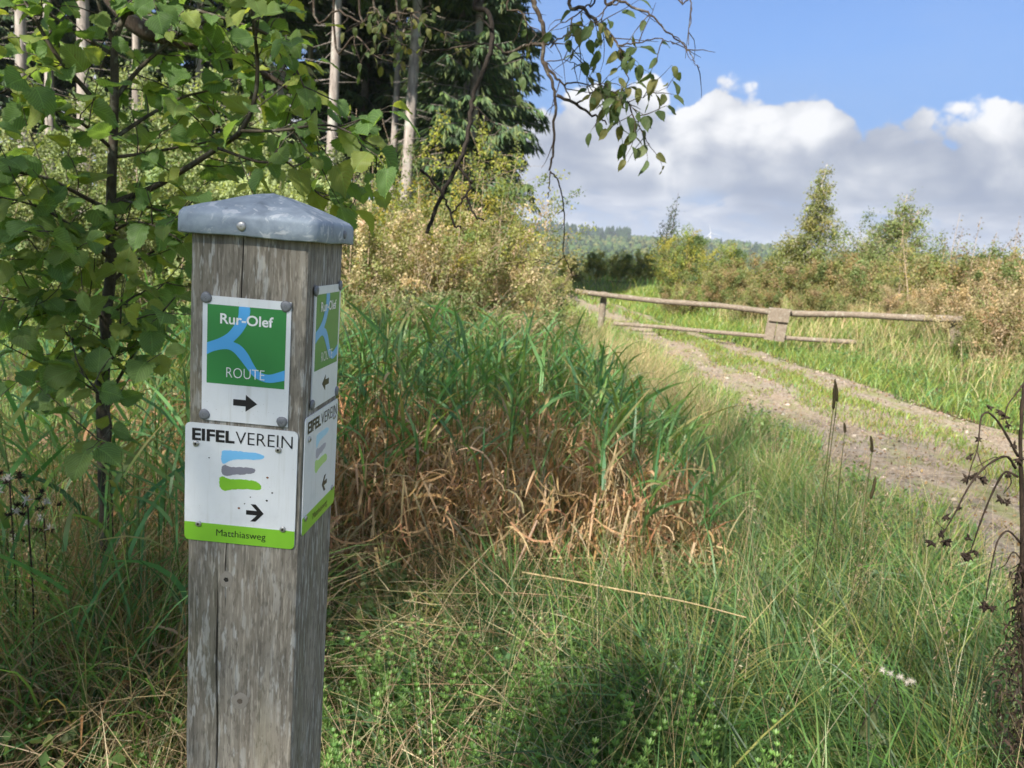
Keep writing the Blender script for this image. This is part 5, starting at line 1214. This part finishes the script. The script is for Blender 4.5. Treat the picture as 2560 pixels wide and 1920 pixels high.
def build_reeds():
    rr = np.random.default_rng(31)
    P = scatter(1500, -2.2, 1.9, 2.7, 6.4, lambda P: reedzone(P) & (rng.random(len(P)) < .25 + .85 * clumped(P, 1.2)))
    extra = np.vstack([scatter(70, -3.0, -.55, 2.6, 4.8), scatter(34, -1.6, -.75, 1.9, 2.4)]); ne = len(extra); P = np.vstack([P, extra]); P[:, 2] = gz(P); n = len(P)
    H = rr.uniform(.72, 1.12, n) * (1 - .10 * sstep(P[:, 1], 4, 6.4)) * np.where(P[:, 1] < 3.4, .85, 1); H *= 1 - .42 * sstep(P[:, 0], .25, 1.25); H[-ne:] = rr.uniform(.7, 1.0, ne)
    az = rr.uniform(0, 6.28, n); ln = rr.uniform(0, .14, n)
    top = P + np.stack([np.cos(az) * ln * H, np.sin(az) * ln * H, H], 1)
    stal = M(); mid = P * .5 + top * .5
    V, Fc = prisms(P, mid, .0026, .0023); k = len(V); stal.add(V, Fc, np.repeat(palette(n, [(.30, .22, .10), (.22, .20, .08)]), 6, 0)); V, Fc = prisms(mid, top, .0023, .0012); stal.add(V, Fc, np.repeat(palette(n, [(.10, .15, .04), (.13, .17, .05)]), 6, 0))
    gB, gA = [], []; bB, bA = [], []
    for i in range(n):
        nl = rr.integers(6, 10)
        for k in range(nl):
            t = .22 + .78 * (k + rr.random() * .5) / nl; b = P[i] + (top[i] - P[i]) * t
            dead = t < (.68 if P[i, 1] < 3.7 else .60 if P[i, 1] < 4.4 else .42) + .10 * rr.normal() - (.32 if i >= n - ne else 0)
            (bB if dead else gB).append(b); (bA if dead else gA).append(t)
    gB, bB = np.array(gB), np.array(bB); gA = np.array(gA); ng, nb = len(gB), len(bB)
    c = palette(ng, [(.105, .245, .085), (.135, .28, .095), (.09, .22, .10), (.18, .295, .09)], .15)
    g = M().add(*blades(gB, rr.uniform(.16, .40, ng), rr.uniform(.008, .022, ng), rr.uniform(0, 6.28, ng), rr.uniform(.12, .8, ng), rr.uniform(.6, 2.0, ng), c, np.where(rr.random((ng, 1)) < .22, np.array([(.40, .30, .13)]), c * (1.1, 1.05, .9)), S=6, taper=2.0))
    g.build('green_reed_leaves', 'blade', label='dense green reed leaves right of the post', category='reed', kind='stuff')
    c = palette(nb, [(.42, .26, .13), (.50, .34, .19), (.34, .19, .085), (.54, .40, .25)], .15)
    d = M().add(*blades(bB, rr.uniform(.14, .34, nb), rr.uniform(.007, .016, nb), rr.uniform(0, 6.28, nb), np.where(rr.random(nb) < .5, rr.uniform(.2, .9, nb), rr.uniform(2.1, 2.7, nb)), rr.uniform(2.2, 2.95, nb), c, S=6, taper=2.0))
    # extra withered leaves in the front
    Q = scatter(6500, -1.1, 1.0, 2.6, 4.6, lambda P: (P[:, 1] > 2.7 + .22 * (P[:, 0] + .6))); Q[:, 2] = gz(Q) + rng.uniform(.08, .62, len(Q)) * (1 - .35 * sstep(Q[:, 0], .3, 1.2)); k = len(Q)
    d.add(*blades(Q, rr.uniform(.10, .30, k), rr.uniform(.005, .014, k), rr.uniform(0, 6.28, k), np.where(rr.random(k) < .4, rr.uniform(0, .5, k), rr.uniform(2.2, 2.8, k)), np.where(rr.random(k) < .3, rr.uniform(.3, 1.2, k), rr.uniform(2.5, 3.0, k)), palette(k, [(.46, .29, .15), (.52, .37, .22), (.36, .20, .10), (.42, .33, .2)], .15), S=5, taper=2.0))
    d.build('withered_reed_leaves', 'dry', label='rust-brown withered leaves on the lower half of the reeds', category='reed', kind='stuff')
    stal.build('reed_stalks', 'dry', label='upright straw-coloured reed stalks right of the post', category='reed', kind='stuff')
build_reeds()

def build_bedstraw():
    """low whorled herb"""
    rr = np.random.default_rng(17); m = M()
    P = np.vstack([scatter(900, -.45, .75, 1.2, 2.25, lambda P: rng.random(len(P)) < (.35 + .8 * clumped(P, 2.0)) * (1.1 - sstep(P[:, 0], .2, .75))), scatter(560, -2.2, -.5, 1.2, 2.8, lambda P: rng.random(len(P)) < .2 + .7 * clumped(P + 1, 2.0)), scatter(60, .2, 1.3, 2.3, 3.1)]); P[:, 2] = gz(P)
    for p in P:
        H = rr.uniform(.14, .42) * (1.15 if p[1] < 2.1 and p[0] > -.5 else .9); d = unit(np.array([rr.normal(0, .55), rr.normal(0, .55), 1])); q = [p]; nk = int(H / .024)
        for k in range(nk): d = unit(d + rr.normal(0, .13, 3) + np.array([0, 0, .03])); q.append(q[-1] + d * H / nk)
        q = np.array(q); V, Fc = prisms(q[:-1], q[1:], .0009, .0008); m.add(V, Fc, (.12, .19, .05))
        base = np.array([(.14, .27, .06), (.18, .31, .08), (.11, .22, .055)])[rr.integers(0, 3)]
        for k in range(2, nk + 1):
            nl = 7; a = rr.uniform(0, 6.28) + np.arange(nl) * 6.283 / nl; t = k / nk; L = .024 * (1.15 - .55 * t) * rr.uniform(.8, 1.2); el = .25 + .7 * t
            dr = np.stack([np.cos(a) * math.cos(el), np.sin(a) * math.cos(el), np.full(nl, math.sin(el))], 1); sd = np.stack([-np.sin(a), np.cos(a), 0 * a], 1) * .0029
            b = q[k]; V = np.stack([np.tile(b, (nl, 1)), b + dr * L * .65 + sd, b + dr * L, b + dr * L * .65 - sd], 1).reshape(-1, 3)
            m.add(V, (np.arange(nl)[:, None, None] * 4 + np.array([(0, 1, 2), (0, 2, 3)])).reshape(-1, 3), np.clip(base * (.85 + .4 * t) * (1 + rr.normal(0, .08)), 0, 1))
    m.build('bedstraw', 'blade', label='bright green whorled bedstraw creeping at the foot of the post', category='herb', kind='stuff')
build_bedstraw()

def build_herbs():
    rr = np.random.default_rng(23); m = M()
    P = np.vstack([scatter(260, -.4, 2.4, 1.2, 4.2, lambda P: off_path(P, -.2) & ~reedzone(P)), scatter(300, -2.6, -.4, 1.2, 3.4), scatter(160, 2.0, 2.9, 3.2, 8, lambda P: off_path(P, .15)), scatter(400, 5.2, 9, 6, 15, lambda P: off_path(P, 0))]); P[:, 2] = gz(P)
    for p in P:
        k = rr.integers(5, 12); H = rr.uniform(.06, .28); a = rr.uniform(0, 6.28, k); t = p + np.stack([np.cos(a) * rr.uniform(.02, .09, k), np.sin(a) * rr.uniform(.02, .09, k), H * rr.uniform(.5, 1.1, k)], 1)
        V, Fc = prisms(np.tile(p, (k, 1)), t, .0011, .0008); m.add(V, Fc, (.16, .20, .07))
        base = np.array([(.12, .24, .07), (.16, .27, .08), (.10, .20, .08), (.20, .26, .09)])[rr.integers(0, 4)]
        for q in t:
            for j in range(3):
                V, Fc, c = chips(q[None], rr.uniform(.018, .042), .75, np.clip(base * (1 + rr.normal(0, .12)), 0, 1), .9, .4); m.add(V, Fc, c)
    m.build('meadow_herbs', 'blade', label='small broad-leaved herbs growing among the grass', category='herb', kind='stuff')
build_herbs()

def build_litter():
    rr = np.random.default_rng(3); m = M()
    P = np.vstack([scatter(5000, -3, 2.4, 1.0, 5), scatter(6500, 2.2, 6, 2.5, 16)]); P[:, 2] = gz(P) + .012; n = len(P)
    V, Fc, c = chips(P, rr.uniform(.012, .04, n), .6, palette(n, [(.10, .06, .03), (.18, .10, .045), (.06, .04, .025), (.28, .18, .09)]), 1.2); m.add(V, Fc, c)
    m.build('leaf_litter', 'dry', label='brown dead leaf crumbs lying on soil and path', category='leaf litter', kind='stuff')
    # stones of the path
    m = M(); n = 9500; y = rr.uniform(2.6, 16, n) ; y = 2.6 + (y - 2.6) ** 1.15 * .7; u = rr.random(n); keep = (np.abs(u - .53) > .10) | (rr.random(n) < .25); y, u = y[keep], u[keep]; x = pathL(y) + (pathR(y) - pathL(y)) * (.03 + .94 * u); P = np.stack([x, y, 0 * x], 1); P[:, 2] = gz(P); n = len(P)
    t = (1 + 5 ** .5) / 2; ico = np.array([(-1, t, 0), (1, t, 0), (-1, -t, 0), (1, -t, 0), (0, -1, t), (0, 1, t), (0, -1, -t), (0, 1, -t), (t, 0, -1), (t, 0, 1), (-t, 0, -1), (-t, 0, 1)]) / 1.9
    If = np.array([(0, 11, 5), (0, 5, 1), (0, 1, 7), (0, 7, 10), (0, 10, 11), (1, 5, 9), (5, 11, 4), (11, 10, 2), (10, 7, 6), (7, 1, 8), (3, 9, 4), (3, 4, 2), (3, 2, 6), (3, 6, 8), (3, 8, 9), (4, 9, 5), (2, 4, 11), (6, 2, 10), (8, 6, 7), (9, 8, 1)])
    s = np.clip(rr.lognormal(-4.75, .55, n), .004, .06); ang = rr.uniform(0, 6.28, n); ca, sa = np.cos(ang), np.sin(ang)
    V = ico[None] * (1 + rr.normal(0, .16, (n, 12, 1))); V = V * np.stack([np.ones(n), rr.uniform(.55, .95, n), rr.uniform(.35, .6, n)], 1)[:, None] * s[:, None, None]
    V = np.stack([V[..., 0] * ca[:, None] - V[..., 1] * sa[:, None], V[..., 0] * sa[:, None] + V[..., 1] * ca[:, None], V[..., 2]], -1) + P[:, None]
    m.add(V.reshape(-1, 3), (np.arange(n)[:, None, None] * 12 + If).reshape(-1, 3), np.repeat(palette(n, [(.18, .155, .13), (.25, .21, .175), (.12, .105, .09), (.32, .27, .225), (.22, .165, .125)]), 12, 0))
    mm, tt = material('stone'); finish(tt, pbr(tt, attr(tt, 'Col'), .85, spec=.3))
    m.build('gravel', 'stone', label='grey and brown stones scattered over the path', category='gravel', kind='stuff')
build_litter()

def build_timothy():
    G = 'timothy grass stalks standing out of the verge'
    L = [((995, 380), (1010, 525), 2.55, 'taller head of the close pair of dark timothy grass stalks'), ((990, 420), (985, 575), 2.5, 'lower head of the close pair of dark timothy grass stalks'), ((1055, 660), (1060, 725), 3.0, 'small timothy grass head right below the pair'), ((1225, 745), (1235, 850), 2.6, 'timothy grass head standing over the path right of the pair'), ((1258, 1005), (1225, 1150), 2.4, 'tilted brown timothy grass head lowest at the right')]
    for i, (a, b, Y, lb) in enumerate(L):
        A, B = at(*z6(*a), Y), at(*z6(*b), Y); foot = at(*z6(b[0] - 12 + 9 * (i % 3), b[1] + 200), Y); foot = np.array([foot[0], foot[1] + .02, float(height(foot[0], foot[1]))])
        o = empty('timothy_grass', foot, lb, 'grass stalk', G)
        q = spline([foot, (foot * .5 + B * .5) + (.01, 0, 0), B], 6); V, Fc = tube(q, .0016, 5); M().add(V - foot, Fc, (.10, .11, .04)).build('stalk', 'dry', o)
        q = spline([B, B * .5 + A * .5 + (.002, 0, 0), A], 6); k = len(q); V, Fc = tube(q, np.interp(np.linspace(0, 1, k), [0, .08, .8, 1], [.002, .0052, .0048, .001]), 8); V = V + rng.normal(0, .0007, V.shape); M().add(V - foot, Fc, (.055, .045, .022)).build('seed_head', 'dry', o)
build_timothy()

def build_dead_plant():
    rr = np.random.default_rng(9); Y = 1.75; f = at(*z7(505, 1800), Y); foot = np.array([f[0], f[1], float(height(f[0], f[1]))])
    o = empty('withered_plant', foot, 'withered black-brown plant with drooping seed heads at the right picture edge', 'plant')
    S = lambda L, dy=0.0: [at(*z7(x, y), Y + dy * i / max(1, len(L) - 1)) for i, (x, y) in enumerate(L)]
    q = spline([foot] + S([(508, 1659), (503, 1200), (498, 800), (494, 500), (490, 345), (500, 150), (512, 60)]), 5); V, Fc = tube(q, np.interp(np.linspace(0, 1, len(q)), [0, .6, .9, 1], [.0065, .0048, .0036, .002]), 8); V = V + rr.normal(0, .0006, V.shape); M().add(V - foot, Fc).build('stem', 'dead_plant', o, smooth=True, col=False)
    def head(x, y, s=1.0, dy=0):
        c = at(*z7(x, y), Y + dy); m = M()
        for k in range(8):
            d = unit(rr.normal(size=3) + np.array([0, 0, -.8])); V, Fc = tube(np.array([c, c + d * .006 * s, c + d * .013 * s]), [.0022 * s, .0030 * s, .0005], 5); m.add(V - foot, Fc)
        m.build('seed_head', 'dead_plant', o, col=False)
    br = [([(480, 392), (430, 300), (390, 240), (355, 213), (330, 235), (322, 300), (315, 360), (292, 425), (280, 470)], -.06, .0042), ([(470, 440), (440, 395), (400, 400), (340, 440), (290, 500), (255, 560), (225, 620), (190, 680), (165, 720)], -.1, .0046), ([(480, 475), (430, 455), (390, 510), (350, 600), (320, 680), (300, 740), (285, 785)], .05, .0045), ([(492, 745), (440, 695), (400, 730), (380, 800), (360, 900), (350, 975)], -.05, .004), ([(505, 92), (470, 140), (440, 180), (428, 225), (438, 260)], .0, .003), ([(500, 820), (460, 780), (430, 830), (400, 850)], .03, .003), ([(495, 600), (520, 540), (545, 620), (550, 720)], .08, .004), ([(315, 375), (330, 420), (350, 455), (340, 480)], -.05, .002), ([(180, 690), (150, 660), (128, 640)], -.1, .0015), ([(440, 460), (452, 500), (420, 545)], .0, .0022), ([(395, 395), (372, 400), (300, 440)], -.03, .002)]
    for L, dy, r in br:
        q = spline(S(L, dy), 4); V, Fc = tube(q, np.linspace(r, r * .45, len(q)) * .68 * (1 + .2 * np.sin(np.arange(len(q)) * 2.2)), 6); M().add(V - foot, Fc).build('side_branch', 'dead_plant', o, smooth=True, col=False)
    for x, y, s in ((272, 482, 1.2), (335, 482, 1.3), (300, 470, 1.1), (285, 390, .9), (318, 322, .8), (130, 740, 1.3), (190, 735, 1.3), (165, 705, 1.1), (185, 635, 1.0), (278, 792, 1.3), (262, 800, 1.1), (302, 778, 1.1), (350, 1002, 1.3), (374, 1005, 1.0), (335, 1000, .9), (412, 210, 1.0), (428, 232, .9), (440, 262, .8), (365, 190, .8), (410, 565, 1.1), (448, 468, .9), (465, 345, .9), (485, 405, 1.2), (280, 722, .9), (435, 575, .9), (240, 600, .7)): head(x, y, s)
    # shrivelled hanging leaves round the lower stem
    P = []
    for k in range(620):
        yy = rr.uniform(820, 1750); xx = 500 - abs(rr.normal(0, 1)) * (12 + 46 * sstep(yy, 950, 1350)) + rr.normal(0, 8)
        P.append(at(*z7(xx, yy), Y + rr.normal(0, .035)))
    P = np.array(P); n = len(P); m = M(); m.add(*blades(P, rr.uniform(.015, .05, n), rr.uniform(.003, .008, n), rr.uniform(0, 6.28, n), rr.uniform(1.2, 2.6, n), rr.uniform(2.0, 4.2, n), palette(n, [(.035, .025, .018), (.06, .042, .03), (.09, .065, .045)]), S=4)); m.v = [v - foot for v in m.v]
    m.build('withered_foliage', 'dry', o, kind='stuff')
build_dead_plant()

def build_small_plants():
    rr = np.random.default_rng(19)
    # pale fluffy seed head
    Y = 2.0; c = at(1930, 1462, Y); f = at(1900, 1640, Y + .1); foot = np.array([f[0], f[1], float(height(f[0], f[1]))])
    o = empty('thistle', foot, 'pale fluffy gone-over seed head on a thin stem, lower right', 'plant')
    V, Fc = tube(spline([foot, at(1935, 1560, Y + .02), at(1940, 1500, Y), c], 5), .0016, 5); M().add(V - foot, Fc).build('stem', 'dead_plant', o, col=False)
    for x, y in ((1908, 1448), (1925, 1456), (1945, 1463), (1962, 1475), (1970, 1472)):
        p = at(x, y, Y); n = 46; d = rr.normal(size=(n, 3)) + np.array([-.5, 0, .5]); d /= np.linalg.norm(d, axis=1, keepdims=True); V, Fc = prisms(np.tile(p, (n, 1)), p + d * rr.uniform(.007, .016, (n, 1)), .0008, .0002); M().add(V - foot, Fc).build('seed_tuft', 'fluff', o, col=False)
    # dock with holed pale leaves
    Y = 1.95; f = at(1850, 1680, Y); foot = np.array([f[0], f[1], float(height(f[0], f[1]))])
    o = empty('broad_leaf_plant', foot, 'spotted pale broad-leaved plant at the bottom right', 'plant')
    top = at(1872, 1540, Y); V, Fc = tube(spline([foot, at(1855, 1620, Y), at(1862, 1570, Y), at(1900, 1500, Y + .03)], 5), .0022, 5); M().add(V - foot, Fc).build('stem', 'dead_plant', o, col=False)
    for i, (x, y, dx, dz, s) in enumerate(((1858, 1600, .2, 1.0, 1.25), (1856, 1605, .9, .35, 1.1), (1852, 1610, -.9, .45, .9), (1850, 1640, -1, .15, 1.4), (1860, 1630, .8, -.1, 1.0))):
        p = at(x, y, Y); V, Fc, A = leaf_mesh('leaf', 'dock_leaf', .075, .030, .03, .3, .2, .1, 90 + i); T = unit((dx, -.2, dz)); N = unit((-.2 * dx, -1, .5)); X, Yy, Z = frame_mats(p[None], T[None], N[None]); Rm = np.stack([X[0], Yy[0], Z[0]], 1)
        M().add(V @ Rm.T * s + p - foot, Fc, a=A).build('leaf', 'dock_leaf', o, smooth=True, aux=True, col=False)
    # long fallen stalk
    a, b = at(1128, 1236, 2.65), at(1612, 1334, 2.15); o = empty('fallen_stalk', a, 'long straight straw-coloured stalk lying across the grass', 'stalk')
    q = spline([a, at(1330, 1272, 2.45), at(1480, 1300, 2.29), b], 5); V, Fc = tube(q, np.linspace(.0034, .002, len(q)), 6); M().add(V - a, Fc).build('straw', 'straw_stem', o, col=False)
    for t in (4, 9, 13): V, Fc = tube(np.array([q[t] - (q[t + 1] - q[t]) * .05, q[t] + (q[t + 1] - q[t]) * .05]), .0042, 6); M().add(V - a, Fc).build('joint', 'dry_stem', o, col=False)
    # seed heads in the left corner
    for i, (x, y) in enumerate(((60, 1095), (20, 1030), (95, 1120), (15, 1160))):
        Y = 1.9 + .1 * i; c = at(x, y, Y); foot = np.array([c[0] - .05, c[1], float(height(c[0], c[1]))])
        o = empty('thistle', foot, ['brown thistle head with pale bracts at the left edge, largest of its group', 'upper brown thistle head at the left edge', 'right brown thistle head of the group at the left edge', 'lowest brown thistle head at the left edge'][i], 'plant', 'withered thistles at the left edge')
        V, Fc = tube(spline([foot, (foot + c) / 2 + (.03, 0, 0), c], 5), .0022, 5); M().add(V - foot, Fc).build('stem', 'dead_plant', o, col=False)
        for k in range(9):
            p = c + rr.normal(0, .022, 3); n = 34; d = rr.normal(size=(n, 3)) + np.array([.2, 0, .8]); d /= np.linalg.norm(d, axis=1, keepdims=True); V, Fc = prisms(np.tile(p, (n, 1)), p + d * rr.uniform(.006, .018, (n, 1)), .0016, .0005); M().add(V - foot, Fc).build('flower_head', 'dead_plant' if k % 3 else 'fluff', o, col=False)
leaf_mat('dock_leaf', (.17, .20, .10), (.26, .26, .14), .3)
bark_mat('straw_stem', (.34, .25, .12), (.52, .41, .23), 60, .2)
build_small_plants()

# ------------------------------------------------------------------ the air between here and the far hills
def build_haze():
    m, t = material('haze_air')
    v = t.node('ShaderNodeVolumePrincipled'); v.inputs['Color'].default_value = (.80, .88, 1.0, 1); v.inputs['Density'].default_value = .00022; v.inputs['Anisotropy'].default_value = .2
    o = t.node('ShaderNodeOutputMaterial'); t.l.new(v.outputs[0], o.inputs['Volume'])
    x0, x1, y0, y1, z0, z1 = -7200, 7200, -7200, 7200, -40, 190
    V = [(x, y, z) for z in (z0, z1) for y in (y0, y1) for x in (x0, x1)]
    Fc = [(0, 2, 3), (0, 3, 1), (4, 5, 7), (4, 7, 6), (0, 1, 5), (0, 5, 4), (2, 6, 7), (2, 7, 3), (0, 4, 6), (0, 6, 2), (1, 3, 7), (1, 7, 5)]
    M().add(V, Fc).build('haze', 'haze_air', col=False, kind='stuff', label='thin blue haze in the air over the valley', category='haze')
build_haze()
